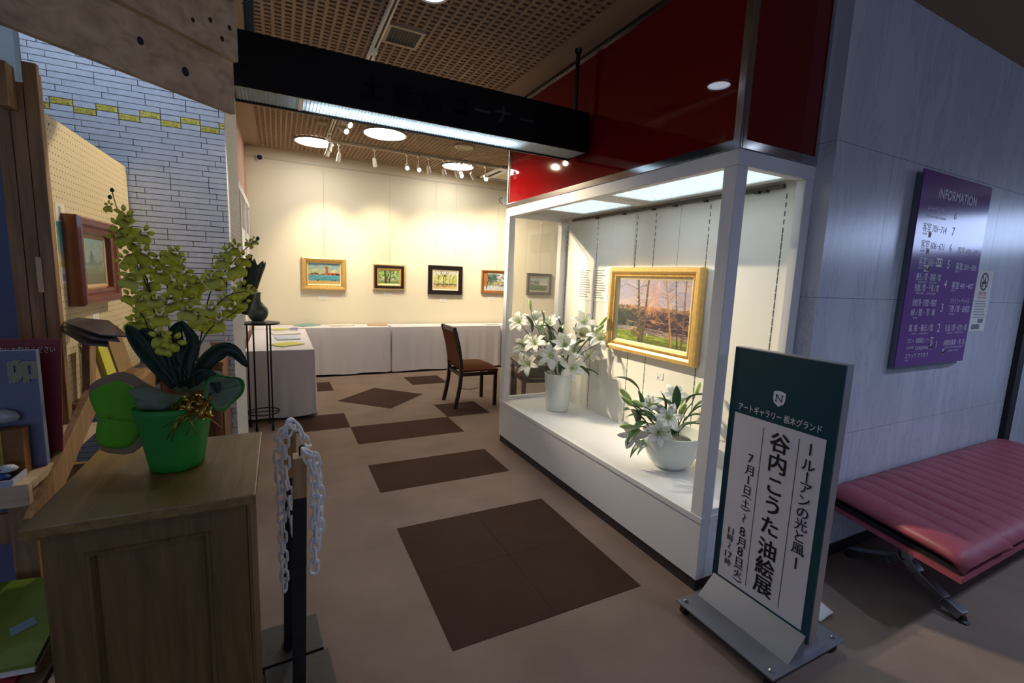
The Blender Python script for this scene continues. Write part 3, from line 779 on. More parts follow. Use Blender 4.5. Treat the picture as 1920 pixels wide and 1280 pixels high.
# ------------------------------------------------------------------ pictures
def pic_harbour():
    c = Canvas(72, 52); c.grad(.42,1,(196,196,140),(104,150,170)); c.blobs(26,0,1,.55,.9,.10,.04,[(214,200,130),(220,206,150),(150,176,180)],.6)
    c.blobs(20,0,.55,.42,.55,.05,.04,[(150,96,60),(120,70,50),(170,110,70),(96,110,80)],.9); c.rect(.50,.98,.44,.56,(196,112,66)); c.rect(.54,.62,.5,.80,(176,92,56)); c.ell(.58,.8,.05,.06,(150,90,60))
    c.blobs(14,.6,1,.42,.5,.04,.03,[(120,60,40),(60,52,50),(90,60,44)],.9); c.rect(.86,1,.44,.52,(40,40,48)); c.grad(.16,.44,(70,140,150),(98,168,178)); c.blobs(60,0,1,.18,.42,.06,.012,[(110,180,190),(60,128,146),(140,190,186)],.5)
    c.grad(0,.17,(206,178,110),(198,170,104)); 
    for x in (.28,.32,.74,.8,.84): c.rect(x,x+.02,.15,.24,(50,46,50))
    c.tex(.05); return c
def pic_trees():
    c = Canvas(56, 44, (150,170,110)); c.grad(0,.3,(96,140,70),(150,160,110)); c.blobs(160,0,1,.35,1,.07,.07,[(70,120,50),(110,160,60),(150,190,90),(200,210,150),(60,96,50),(170,200,170)],.8)
    c.blobs(30,0,1,.25,.42,.05,.03,[(190,150,120),(210,200,180),(120,100,90),(230,220,200)],.8); c.line(.33,.02,.28,.95,.07,(74,66,58),w1=.04); c.line(.5,.05,.6,.95,.05,(84,74,60),w1=.03); c.line(.33,.3,.5,.75,.03,(70,62,54)); c.tex(.07); return c
def pic_avenue():
    c = Canvas(56, 48, (200,196,180)); c.grad(.5,1,(206,204,160),(198,200,196)); c.blobs(120,0,1,.35,.75,.06,.06,[(170,180,80),(190,196,110),(150,160,70),(206,206,150)],.7); c.rect(0,1,.22,.32,(110,90,66),.6); c.grad(0,.22,(206,182,128),(196,170,112))
    for x,w in ((.2,.012),(.42,.02),(.5,.012),(.68,.01),(.82,.009)):
        c.line(x,.12,x+.02,.8,w,(76,64,60)); c.line(x+.02,.6,x-.12,.98,w*.7,(84,70,66)); c.line(x+.02,.66,x+.15,.97,w*.7,(84,70,66))
    c.blobs(30,0,1,.2,.32,.03,.03,[(60,52,44),(120,96,60),(40,40,36)],.8); c.tex(.06); return c
def pic_snowstreet():
    c = Canvas(56, 44, (190,200,204)); c.grad(.5,1,(206,210,200),(186,196,196)); c.rect(0,.16,.2,1,(170,110,80)); c.blobs(40,.2,.55,.45,.85,.08,.10,[(60,90,80),(80,110,96),(110,130,110)],.8); c.blobs(60,.5,1,.2,.95,.05,.06,[(150,140,140),(200,190,196),(120,110,120),(220,220,226)],.8)
    c.blobs(30,.1,.9,.25,.5,.06,.05,[(190,180,110),(150,160,100),(90,96,80)],.8); c.grad(0,.24,(206,206,204),(190,196,200)); c.line(.1,.1,.2,.7,.02,(40,50,52)); c.tex(.06); return c
def pic_meadow():
    c = Canvas(50, 38, (150,160,160)); c.grad(.45,1,(176,182,176),(150,160,164)); c.grad(0,.45,(84,106,76),(110,124,96)); c.rect(.55,.95,.42,.58,(190,186,176)); c.blobs(30,0,.5,.4,.7,.08,.06,[(110,110,100),(140,140,130),(90,96,86)],.7)
    for x in (.3,.42,.5): c.line(x,.38,x+.01,.92,.012,(80,74,70))
    c.tex(.06); return c
def pic_river():
    c = Canvas(210, 150); c.grad(.42,1,(186,166,160),(150,148,176)); c.blobs(50,0,1,.45,1,.2,.08,[(180,164,172),(164,158,184),(206,178,160),(150,144,170)],.25)
    c.blobs(230,0,1,.47,.56,.022,.035,[(150,112,84),(120,92,74),(168,126,90),(104,88,76)],.85)
    c.blobs(260,0,.45,.26,.50,.035,.035,[(52,60,54),(74,80,64),(40,46,48),(96,90,70),(58,54,58)],.85)
    c.blobs(300,.35,1,.20,.50,.035,.035,[(48,38,54),(66,48,58),(94,64,60),(36,32,48),(120,84,66),(58,46,70)],.85)
    c.grad(.10,.18,(150,124,110),(120,104,100)); c.blobs(70,0,1,.16,.24,.06,.012,[(170,140,120),(120,104,104),(196,160,130),(90,80,90)],.7)
    c.put((c.Y < .17-.05*c.X), (128,146,56)); c.blobs(180,0,1,-.02,.15,.05,.014,[(150,160,60),(100,124,48),(170,176,80),(86,104,44)],.6)
    c.put((c.Y < .085-.02*c.X) & (c.X > .4), (84,92,48), .6)
    def tree(x0, x1, w, col, lit):
        c.line(x0,.03,(x0+x1)/2+.005,.5,w,col,w1=w*.8); c.line((x0+x1)/2+.005,.5,x1,1.0,w*.8,col,w1=w*.6); c.line(x0+w*.3,.03,x1+w*.3,1.0,w*.3,lit,.8)
    tree(.36,.29,.032,(58,66,58),(96,98,76)); tree(.40,.44,.026,(74,62,54),(120,84,60)); tree(.80,.68,.020,(150,104,60),(206,160,96)); tree(.88,.80,.014,(60,52,60),(96,74,60)); tree(.93,.93,.014,(90,66,56),(150,104,70))
    for _ in range(90):
        x = rng.uniform(.45,.62); y = rng.uniform(.55,1); c.line(x,y,x+rng.uniform(-.05,.05),y-rng.uniform(.08,.2),.0035,[(206,140,110),(190,120,96),(220,166,130)][rng.integers(3)],.6)
    for _ in range(170):
        tx = [.3,.31,.44,.7,.72,.93][rng.integers(6)]; y = rng.uniform(.25,.95); dx = rng.choice([-1,1])*rng.uniform(.05,.16)
        c.line(tx,y,tx+dx,y+rng.uniform(-.02,.16),.003,[(120,84,70),(176,126,90),(90,70,70),(206,160,110)][rng.integers(4)],.7)
    c.line(.29,.85,.1,.93,.004,(80,66,70)); c.line(.1,.93,.0,.86,.003,(80,66,70))
    c.ell(.47,.14,.008,.03,(206,200,196)); c.ell(.47,.18,.006,.01,(90,60,50)); c.ell(.55,.36,.03,.03,(190,140,120),.8); c.blobs(40,.25,.36,.1,.2,.03,.03,[(150,120,70),(110,92,60),(84,80,60)],.8)
    c.tex(.05); return c

def framed_wall(label, x0, x1, z0, z1, style, canvas, wires):
    w, h = x1-x0, z1-z0; cx, cz = (x0+x1)/2, (z0+z1)/2
    t = thing('framed_painting', label, 'painting', (cx, YB-.004, z0), group='paintings on the back wall')
    fn = lambda u, v, d: (cx+u, YB-.006-d, cz+v)
    if style == 'gold':
        frame_sweep('frame', M_gold, t, w, h, [(0,0),(0,.045),(.02,.058),(.05,.05),(.062,.036),(.066,.040),(.072,.034),(.075,.028)], fn)
        n1, n2 = int((w-.13)/.014), int((h-.13)/.014); mb = MB()
        for i in range(n1):
            for s in (-1, 1): p = fn(-w/2+.068+(w-.136)*i/(n1-1), s*(h/2-.067), .041); mb.box(p[0]-.004,p[0]+.004,p[1]-.004,p[1]+.002,p[2]-.004,p[2]+.004)
        for i in range(n2):
            for s in (-1, 1): p = fn(s*(w/2-.067), -h/2+.068+(h-.136)*i/(n2-1), .041); mb.box(p[0]-.004,p[0]+.004,p[1]-.004,p[1]+.002,p[2]-.004,p[2]+.004)
        tag(mb.build('beading', M_gold, t, recalc=False), kind='stuff')
        frame_sweep('slip', M_slip, t, w-.15, h-.15, [(0,.028),(.012,.020)], fn); ins = .086
    elif style == 'darkgold':
        frame_sweep('outer_edge', M_gold2, t, w, h, [(0,0),(0,.034),(.014,.036),(.018,.032)], fn)
        frame_sweep('frame', M_espresso, t, w-.036, h-.036, [(0,.032),(.010,.040),(.034,.040),(.044,.03)], fn)
        frame_sweep('slip', M_gold, t, w-.124, h-.124, [(0,.030),(.008,.033),(.034,.018)], fn); ins = .095
    elif style == 'black':
        frame_sweep('frame', mat('black_frame', (30,22,26), rough=.4), t, w, h, [(0,0),(0,.035),(.006,.04),(.066,.034),(.072,.028)], fn)
        frame_sweep('slip', M_slip, t, w-.144, h-.144, [(0,.028),(.02,.020)], fn); ins = .09
    elif style == 'copper':
        frame_sweep('frame', mat('copper_gilt', (176,118,66), rough=.35, metal=.6), t, w, h, [(0,0),(0,.032),(.012,.04),(.034,.032),(.046,.02)], fn); ins = .044
    else:
        frame_sweep('frame', mat('grey_frame', (78,72,68), rough=.5), t, w, h, [(0,0),(0,.034),(.01,.038),(.05,.03)], fn)
        frame_sweep('slip', mat('grey_slip', (150,140,122), rough=.6), t, w-.1, h-.1, [(0,.03),(.03,.02)], fn); ins = .078
    picture('canvas', canvas, t, lambda u, v, d: fn((u-.5)*(w-2*ins), (v-.5)*(h-2*ins), .018), t=0)
    MB().box(x0+.01,x1-.01,YB-.006,YB-.001,z0+.01,z1-.01).build('backing', M_espresso, t)
    for wx in wires: MB().tube([(wx,YB-.012,z1-.03),(wx,YB-.008,3.0)], .0012, 5).build('hanging_wire', M_steel, t)
    return t
framed_wall('harbour painting in a wide gold frame at the left of the back wall', .303, .913, 1.227, 1.703, 'gold', pic_harbour(), (.615,))
framed_wall('green tree painting in a dark brown and gold frame', 1.312, 1.808, 1.253, 1.647, 'darkgold', pic_trees(), (1.57,))
framed_wall('pale avenue painting in a plain black frame behind the chair', 2.19, 2.783, 1.195, 1.673, 'black', pic_avenue(), (2.31, 2.66))
framed_wall('grey street painting in a thin copper frame beside the case post', 3.14, 3.72, 1.237, 1.633, 'copper', pic_snowstreet(), (3.43,))
framed_wall('grey framed meadow painting seen through the end of the case', 4.035, 4.55, 1.225, 1.617, 'grey', pic_meadow(), (4.29,))
for x, z, w in ((.59,1.11,'harbour'),(1.54,1.19,'green tree'),(2.46,1.10,'avenue'),(3.36,1.136,'grey street'),(4.24,1.13,'meadow')):
    t = thing('title_card', 'small white title card under the %s painting' % w, 'label card', (x, YB-.004, z-.03), group='title cards on the back wall')
    bx('card', M_paper, t, x-.06, x+.06, YB-.004, YB-.001, z-.032, z+.032)
    lettering('print', mat('grey_print', (110,104,100), rough=.7), t, [('= = =', x, z+.01, .03), ('- --', x, z-.015, .03)], lambda u, v, d: (u, YB-.004-d, v))

# the painting inside the case
pw, ph, pcy, pcz = .885, .638, 2.493, 1.306
t = thing('framed_painting', 'large river landscape with bare trees in a gilt frame inside the display case', 'painting', (2.37, pcy, pcz-ph/2))
fc = lambda u, v, d: (2.392-d, pcy-u, pcz+v)
frame_sweep('frame', M_gold, t, pw, ph, [(0,0),(0,.04),(.006,.056),(.030,.056),(.045,.046),(.05,.036)], fc)
frame_sweep('inner_moulding', M_gold2, t, pw-.13, ph-.13, [(0,.036),(.006,.034),(.014,.022)], fc)
frame_sweep('groove', mat('gilt_groove', (150,96,36), rough=.4, metal=.6), t, pw-.1, ph-.1, [(0,.036),(.002,.034),(.015,.036)], fc)
mb = MB(); n1, n2 = 62, 42
for i in range(n1):
    for s in (-1, 1): p = fc(-pw/2+.058+(pw-.116)*i/(n1-1), s*(ph/2-.058), .038); mb.box(p[0]-.005,p[0]+.003,p[1]-.0042,p[1]+.0042,p[2]-.006,p[2]+.006)
for i in range(n2):
    for s in (-1, 1): p = fc(s*(pw/2-.058), -ph/2+.064+(ph-.128)*i/(n2-1), .038); mb.box(p[0]-.005,p[0]+.003,p[1]-.006,p[1]+.006,p[2]-.0042,p[2]+.0042)
tag(mb.build('beading', M_gold, t, recalc=False), kind='stuff')
frame_sweep('slip', M_slip, t, pw-.155, ph-.155, [(0,.024),(.014,.016)], fc)
picture('canvas', pic_river(), t, lambda u, v, d: fc((u-.5)*(pw-.178), (v-.5)*(ph-.178), .017))
MB().box(2.386,2.392,pcy-pw/2+.01,pcy+pw/2-.01,pcz-ph/2+.01,pcz+ph/2-.01).build('backing', M_espresso, t)
for y in (2.728, 2.30): MB().tube([(2.388,y,pcz+ph/2-.02),(2.386,y,2.036)], .0014, 5).build('hanging_wire', M_steel, t)
# texts on the case back wall
t = thing('text_sheet', 'two column printed text sheet on the case wall left of the painting', 'notice', (2.396, 3.22, 1.34))
bx('sheet', mat('cream_sheet', (236,234,226), rough=.8), t, 2.3965, 2.3995, 3.02, 3.435, 1.345, 1.625)
ft = lambda u, v, d: (2.3965-d, u, v)
rl = random.Random(3); mb = MB()
for k in range(12):
    z = 1.602-k*.0205
    for (a, b) in ((3.42, 3.25), (3.21, 3.045)):
        y = a; e = b+rl.uniform(0,.07)
        while y > e:
            L = rl.uniform(.006,.02); mb.box(2.3960,2.3965,max(e,y-L),y,z-.0035,z+.0035); y -= L+.003
tag(mb.build('print', mat('grey_print', (110,104,100), rough=.7), t, recalc=False), kind='stuff')
t = thing('title_card', 'white price card below the painting in the display case', 'label card', (2.396, 2.387, .84))
bx('card', M_paper, t, 2.3965, 2.3995, 2.348, 2.426, .838, .890)
lettering('print', mat('grey_print', (110,104,100), rough=.7), t, [('= = =', 2.387, .874, .018, 'C', 0, -1), ('-- -', 2.387, .862, .018, 'C', 0, -1), ('■=', 2.387, .850, .016, 'C', 0, -1)], ft)

# ------------------------------------------------------------------ flowers: data
OF=[ (-0.366,1.484,1.649),(-0.347,1.520,1.635),(-0.335,1.499,1.619),(-0.357,1.527,1.602),(-0.311,1.530,1.590),(-0.314,1.463,1.562),(-0.325,1.457,1.535),(-0.361,1.555,1.519),(-0.353,1.486,1.576),(-0.304,1.483,1.537),(-0.360,1.574,1.484),(-0.320,1.511,1.503),(-0.312,1.555,1.461),(-0.339,1.512,1.472),(-0.281,1.532,1.526),(-0.251,1.473,1.535),(-0.236,1.531,1.521),(-0.237,1.559,1.489),(-0.280,1.518,1.488),(-0.256,1.544,1.471),(-0.300,1.536,1.501),(-0.234,1.463,1.542),(-0.270,1.546,1.508),(-0.347,1.526,1.426),(-0.318,1.491,1.418),(-0.284,1.459,1.424),(-0.342,1.559,1.374),(-0.285,1.512,1.375),(-0.310,1.541,1.440),(-0.310,1.560,1.400),(-0.343,1.541,1.358),(-0.329,1.566,1.359),(-0.221,1.502,1.458),(-0.209,1.551,1.449),(-0.211,1.508,1.428),(-0.245,1.567,1.415),(-0.197,1.560,1.467),(-0.213,1.467,1.393),(-0.253,1.471,1.416),(-0.235,1.481,1.451),(-0.125,1.571,1.557),(-0.104,1.507,1.567),(-0.088,1.530,1.540),(-0.138,1.491,1.530),(-0.154,1.516,1.500),(-0.112,1.501,1.512),(-0.165,1.497,1.478),(-0.150,1.525,1.471),(-0.072,1.525,1.581),(-0.060,1.564,1.592),(-0.140,1.537,1.421),(-0.109,1.566,1.443),(-0.092,1.558,1.455),(-0.129,1.574,1.388),(-0.155,1.536,1.358),(-0.166,1.475,1.400),(-0.114,1.558,1.405),(-0.191,1.571,1.354),(-0.172,1.564,1.339),(-0.091,1.523,1.414),(-0.200,1.541,1.360),(-0.204,1.480,1.381),(-0.067,1.555,1.445),(-0.072,1.524,1.453),(-0.283,1.489,1.324),(-0.269,1.463,1.299),(-0.263,1.557,1.261),(-0.305,1.574,1.328),(-0.251,1.466,1.312),(-0.246,1.551,1.282),(-0.249,1.504,1.245),(-0.267,1.473,1.257),(-0.229,1.490,1.319),(-0.273,1.547,1.278),(-0.338,1.560,1.606),(-0.307,1.460,1.549),(-0.354,1.529,1.629),(-0.331,1.460,1.571),(-0.334,1.541,1.481),(-0.314,1.495,1.442),(-0.281,1.561,1.435),(-0.240,1.573,1.400),(-0.178,1.516,1.439),(-0.165,1.575,1.406),(-0.133,1.492,1.377),(-0.139,1.464,1.447),(-0.200,1.527,1.418),(-0.242,1.459,1.369),(-0.291,1.479,1.360),(-0.273,1.504,1.347) ]
OS=[ [(-0.368,1.525,1.686),(-0.363,1.525,1.634),(-0.347,1.525,1.596),(-0.329,1.525,1.543),(-0.320,1.525,1.496),(-0.309,1.525,1.447),(-0.296,1.525,1.377),(-0.278,1.525,1.289),(-0.261,1.525,1.192)],
[(-0.279,1.525,1.533),(-0.270,1.525,1.448),(-0.272,1.525,1.391),(-0.264,1.525,1.318),(-0.258,1.525,1.192)],
[(-0.052,1.525,1.590),(-0.089,1.525,1.558),(-0.136,1.525,1.496),(-0.170,1.525,1.436),(-0.187,1.525,1.369),(-0.202,1.525,1.302),(-0.218,1.525,1.189)],
[(-0.054,1.525,1.446),(-0.099,1.525,1.441),(-0.132,1.525,1.429),(-0.166,1.525,1.392),(-0.187,1.525,1.365)],
[(-0.369,1.525,1.418),(-0.331,1.525,1.377),(-0.308,1.525,1.319),(-0.274,1.525,1.230)],
[(-0.094,1.525,1.400),(-0.141,1.525,1.362),(-0.174,1.525,1.339),(-0.203,1.525,1.287)],
[(-0.340,1.525,1.536),(-0.322,1.525,1.475),(-0.307,1.525,1.441)],
[(-0.193,1.525,1.468),(-0.225,1.525,1.450),(-0.262,1.525,1.420)],
[(-0.296,1.525,1.326),(-0.268,1.525,1.289),(-0.236,1.525,1.213)] ]
OL=[ [(-0.262,1.525,1.177),(-0.300,1.525,1.246),(-0.335,1.525,1.306),(-0.356,1.525,1.352)],
[(-0.268,1.525,1.185),(-0.293,1.525,1.275),(-0.319,1.525,1.327),(-0.342,1.525,1.306)],
[(-0.249,1.525,1.184),(-0.258,1.525,1.259),(-0.261,1.525,1.318),(-0.247,1.525,1.355)],
[(-0.243,1.525,1.183),(-0.234,1.525,1.243),(-0.219,1.525,1.303),(-0.247,1.525,1.362)],
[(-0.222,1.525,1.182),(-0.191,1.525,1.241),(-0.151,1.525,1.276),(-0.119,1.525,1.272),(-0.087,1.525,1.228)],
[(-0.238,1.525,1.175),(-0.199,1.525,1.211),(-0.171,1.525,1.197),(-0.160,1.525,1.162)],
[(-0.244,1.525,1.176),(-0.271,1.525,1.230),(-0.304,1.525,1.283),(-0.346,1.525,1.334)] ]
L1=[ (1.837,3.502,1.146),(2.019,3.528,1.175),(2.079,3.377,1.134),(1.896,3.312,0.990),(1.908,3.488,0.922),(2.103,3.173,0.986),(1.997,3.211,0.889),(2.305,3.189,1.174),(2.310,3.215,1.061),(2.194,3.153,0.941),(2.140,3.091,0.797),(2.310,3.099,0.896),(2.305,2.958,1.068),(1.873,3.373,0.794) ]
B1=[ (1.933,3.475,1.286),(1.969,3.315,1.101),(2.308,2.942,1.199),(2.307,2.989,1.129) ]
LV1=[ (1.923,3.454,1.104),(1.965,3.342,1.184),(2.031,3.267,1.078),(2.050,3.434,1.011),(2.061,3.300,0.992),(2.307,3.275,1.063),(2.309,3.190,0.977),(2.310,3.045,1.021),(2.269,3.207,0.861),(2.306,3.116,0.746),(1.976,3.389,0.804),(2.073,3.325,0.783),(2.151,3.276,0.770),(1.866,3.456,0.910),(2.021,3.448,0.901),(2.180,3.262,0.855),(2.118,3.317,1.117) ]
L2=[ (2.214,2.045,0.832),(2.050,1.942,0.726),(1.944,1.895,0.656),(2.027,2.076,0.782),(1.894,2.058,0.598),(2.307,1.908,0.693) ]
B2=[ (1.899,2.147,0.822),(1.884,2.116,0.794),(1.910,2.046,0.793),(1.846,2.058,0.657),(2.294,1.955,0.881),(2.128,1.909,0.771) ]
LV2=[ (1.931,2.141,0.875),(1.892,2.050,0.751),(1.895,2.051,0.694),(2.099,2.076,0.682),(2.066,2.021,0.789),(2.227,1.930,0.695),(2.210,1.850,0.792),(2.131,1.972,0.813),(2.005,2.023,0.528),(1.868,1.999,0.621),(2.134,1.978,0.619),(2.259,1.948,0.812),(1.922,1.987,0.668) ]

def radial_mat(name, inner, outer, r0, r1, rough=.5, sub=0.0, trans=.0, noise=0):
    m = mat(name, outer, rough=rough); nt = m.node_tree; b = nt.nodes['Principled BSDF']
    tc = nt.nodes.new('ShaderNodeTexCoord'); ln = nt.nodes.new('ShaderNodeVectorMath'); ln.operation = 'LENGTH'
    nt.links.new(tc.outputs['Object'], ln.inputs[0])
    mr = nt.nodes.new('ShaderNodeMapRange'); mr.inputs[1].default_value = r0; mr.inputs[2].default_value = r1
    nt.links.new(ln.outputs['Value'], mr.inputs[0])
    r = nt.nodes.new('ShaderNodeValToRGB'); r.color_ramp.elements[0].color = s2l(inner); r.color_ramp.elements[1].color = s2l(outer)
    nt.links.new(mr.outputs[0], r.inputs[0]); nt.links.new(r.outputs[0], b.inputs['Base Color'])
    if trans:   # thin petals let light through
        tr = nt.nodes.new('ShaderNodeBsdfTranslucent'); mx = nt.nodes.new('ShaderNodeMixShader'); mx.inputs[0].default_value = trans
        nt.links.new(r.outputs[0], tr.inputs[0]); out = nt.nodes['Material Output']
        nt.links.new(b.outputs[0], mx.inputs[1]); nt.links.new(tr.outputs[0], mx.inputs[2]); nt.links.new(mx.outputs[0], out.inputs[0])
    return m
M_petal = radial_mat('lily_petal', (206,218,140), (244,244,240), .006, .034, trans=.25)
M_bud = mat('lily_bud', (176,200,120), rough=.5, noise=.15, nscale=40)
M_leafl = mat('lily_leaf', (40,80,36), rough=.4, noise=.25, nscale=18)
M_stamen = mat('stamen', (168,190,110), rough=.6)

def petal_rows(L, Wd, e0, e1, az, n=8, m=5, keel=.25, ruffle=.0):
    P = []; r = .006; z = 0.0
    for i in range(n+1):
        s = i/n; w = Wd*(math.sin(PI*min(1, s*.93+.06)))**.75
        el = math.radians(e0+(e1-e0)*s**1.3); row = []
        for j in range(m):
            v = (j/(m-1)-.5)*2
            lat = v*w/2; up = keel*abs(v)*w*.5 + ruffle*math.sin(s*17+v*3)*abs(v)
            rr = r-math.sin(el)*up; zz = z+math.cos(el)*up
            row.append((rr*math.cos(az)-lat*math.sin(az), rr*math.sin(az)+lat*math.cos(az), zz))
        P.append(row); r += math.cos(el)*L/n; z += math.sin(el)*L/n
    return P
def lily_mesh(L=.105, open_=1.0):
    mb = MB()
    for k in range(6):
        az = k*PI/3; wd = .058 if k % 2 else .042
        mb.grid(petal_rows(L, wd, 62-25*open_, 55-105*open_, az, ruffle=.003), .0008)
    return mb.mesh('lily_flower', M_petal, 'all')
def stamen_mesh():
    mb = MB()
    for k in range(6):
        a = k*PI/3+.3; mb.tube([(0,0,.0),(.008*math.cos(a),.008*math.sin(a),.04),(.026*math.cos(a),.026*math.sin(a),.075)], .0011, 5)
        c = Vector((.028*math.cos(a),.028*math.sin(a),.077)); mb.obox(c, .006, .0018, .0018, Matrix.Rotation(a+PI/2,3,'Z'))
    mb.tube([(0,0,0),(.003,0,.09)], [.002,.003], 6)
    return mb.mesh('stamens', M_stamen, 'all')
ME_lily = [lily_mesh(.105,1.0), lily_mesh(.11,.8), lily_mesh(.10,.45)]; ME_stam = stamen_mesh()
ME_bud = MB().lathe([(.002,0),(.009,.008),(.014,.03),(.0155,.055),(.013,.078),(.007,.092),(.001,.098)], 9).mesh('lily_bud', M_bud, 'all')
def leaf_mesh(L, Wd, droop, m, name='leaf', n=8):
    P = []; x = 0; z = 0
    for i in range(n+1):
        s = i/n; w = Wd*(math.sin(PI*min(1, .04+s*.955)))**.8; el = math.radians(28-droop*s)
        P.append([(x, -w/2, z+.18*w), (x, -w/4, z+.05*w), (x, 0, z), (x, w/4, z+.05*w), (x, w/2, z+.18*w)]); x += math.cos(el)*L/n; z += math.sin(el)*L/n
    return MB().grid(P, .0008).mesh(name, m, 'all')
ME_lleaf = [leaf_mesh(.15,.044,70,M_leafl), leaf_mesh(.12,.040,40,M_leafl), leaf_mesh(.17,.05,100,M_leafl)]
def aim(v, roll=0.0):
    q = Vector(v).to_track_quat('Z', 'Y'); return (q @ Euler((0,0,roll)).to_quaternion()).to_euler()
def aimx(v): return Vector(v).to_track_quat('X', 'Z').to_euler()

def lily_arrangement(name, label, base, flowers, buds, leaves, rim, facing, seed, bud_up=.3, fs=1.2, ls=1.0):
    t = thing(name, label, 'flowers', base); rr = random.Random(seed); B = Vector(base)
    for i, p in enumerate(flowers):
        p = Vector(p); out = (p-Vector((base[0],base[1],rim))); d = (out.normalized()*.55+Vector(facing)*.8+Vector((rr.uniform(-.3,.3),rr.uniform(-.3,.3),rr.uniform(-.1,.35)))).normalized()
        f = inst('lily', ME_lily[i % 3 if i else 0], t, p-d*.035-B, aim(d, rr.uniform(0,6)), fs*rr.uniform(.92,1.08))
        s = inst('stamens', ME_stam, f)
        stem(t, (base[0]+rr.uniform(-.04,.04), base[1]+rr.uniform(-.04,.04), rim-.06), p-d*.035, d)
    for p in buds:
        p = Vector(p); d = ((p-Vector((base[0],base[1],rim))).normalized()+Vector((0,0,bud_up))+Vector((rr.uniform(-.3,.3),rr.uniform(-.3,.3),0))).normalized()
        inst('bud', ME_bud, t, p-d*.05-B, aim(d, 0), rr.uniform(1.0,1.25)); stem(t, (base[0]+rr.uniform(-.03,.03), base[1]+rr.uniform(-.03,.03), rim-.06), p-d*.05, d)
    more = [(p[0]*.7+base[0]*.3+rr.uniform(-.05,.02), p[1]*.7+base[1]*.3+rr.uniform(-.05,.05), p[2]*.75+rim*.25+rr.uniform(-.04,.04)) for p in leaves]
    for i, p in enumerate(list(leaves)+more):
        p = Vector(p); d = (p-Vector((base[0],base[1],rim-.02))).normalized(); d = (d+Vector((rr.uniform(-.5,.5),rr.uniform(-.5,.5),rr.uniform(-.5,.2)))).normalized()
        inst('leaf', ME_lleaf[i % 3], t, p-d*.06-B, aimx(d), ls*rr.uniform(.85,1.15))
    return t
def stem(t, a, b, d, r=.0035, m=None):
    a = Vector(a); b = Vector(b); d = Vector(d); c = (a+b)/2+Vector((0,0,.04)); k = b-d*.05
    MB().tube([a, a*.5+c*.5, c*.6+k*.4, k, b], r, 6, cap=False).build('stem', m or M_leafl, t, smooth='all')

# tall vase and low bowl with lilies inside the case
SILL = .395
vx, vy = 2.135, 3.28
vase = thing('tall_vase', 'tall white porcelain vase holding lilies at the far end of the case', 'vase', (vx, vy, SILL))
MB().lathe([(.086,0),(.094,.006),(.102,.05),(.114,.20),(.124,.325),(.119,.327),(.108,.20),(.096,.06)], 40, (vx,vy,SILL)).build('body', M_pot, vase, smooth=True)
lily_arrangement('lily_bouquet', 'large bouquet of white lilies with green buds in the tall vase', (vx, vy, SILL+.33), L1, B1, LV1, SILL+.33, (-.55,-.75,.25), 4, .3, 1.2, 1.25)
bxx, byy = 2.15, 1.99
bowl = thing('round_bowl', 'wide white porcelain bowl with lilies at the near end of the case', 'bowl', (bxx, byy, SILL))
MB().lathe([(.092,0),(.102,.004),(.132,.04),(.162,.10),(.178,.165),(.182,.215),(.176,.217),(.171,.165),(.150,.09),(.10,.03)], 40, (bxx,byy,SILL)).build('body', M_pot, bowl, smooth=True)
MB().lathe([(.160,.13),(.11,.175),(.05,.19),(.005,.195)], 24, (bxx,byy,SILL)).build('flower_foam', mat('grey_foam', (120,124,116), rough=.7, noise=.5, nscale=40, bump=.8, bscale=60), bowl, smooth=True)
lily_arrangement('lily_bouquet', 'low arrangement of white lilies and pale buds in the wide bowl', (bxx, byy, SILL+.2), L2, B2, LV2, SILL+.2, (-.5,-.75,.15), 9, -.15, .95, 1.2)

# ------------------------------------------------------------------ iron stand with bottle vase, hanging bamboo vase
st = thing('plant_stand', 'tall thin black iron stand with a round top beside the side table', 'stand', (-.17, 4.82, 0))
sx, sy, sz = -.16, 4.84, 1.0
MB().lathe([(.155,0),(.16,.004),(.16,.014),(.152,.016)], 36, (sx,sy,sz)).build('top', M_iron, st, smooth=True)
for a in (-55, 70, 150, 245):
    r = .135; x, y = sx+r*math.cos(math.radians(a)), sy+r*math.sin(math.radians(a))
    MB().bar((x,y,0),(x,y,sz),.014,.014,(1,0,0)).box(x-.011,x+.011,y-.011,y+.011,0,.05).build('leg', M_iron, st)
mb = MB().tube([(sx+.135*math.cos(k*PI/16), sy+.135*math.sin(k*PI/16), .16) for k in range(33)], .006, 6)
mb.tube([(sx-.13,sy,.16),(sx+.13,sy,.16)], .005, 6); mb.build('foot_ring', M_iron, st, smooth='all')
vs_ = thing('bottle_vase', 'dark green glazed bottle vase on the iron stand', 'vase', (sx-.02, sy, sz+.016))
M_glaze = mat('dark_glaze', (62,84,80), rough=.25, noise=.55, nscale=14, coat=.3, bump=.4, bscale=30)
MB().lathe([(.05,0),(.056,.006),(.052,.014),(.078,.05),(.09,.09),(.082,.13),(.055,.165),(.032,.19),(.026,.22),(.027,.255),(.034,.275),(.028,.276),(.02,.25)], 28, (sx-.02,sy,sz+.016)).build('body', M_glaze, vs_, smooth=True)
MB().lathe([(.040,0),(.058,0),(.058,.008),(.040,.008)], 28, (sx-.02,sy,sz+.016), ring=True).build('foot', mat('pale_foot', (150,150,140), rough=.5), vs_, smooth=True)
hv = thing('hanging_bamboo_vase', 'dark green bamboo wall vase with a jagged top on the brick corner', 'wall vase', (-.22, 4.0, 1.15))
M_bam = mat('dark_bamboo', (24,44,36), rough=.35, noise=.4, nscale=12)
P0, P1 = Vector((-.235,4.02,1.16)), Vector((-.135,4.02,1.56)); dd = (P1-P0).normalized(); sd = Vector((0,1,0)).cross(dd).normalized(); mb = MB(); n = 20
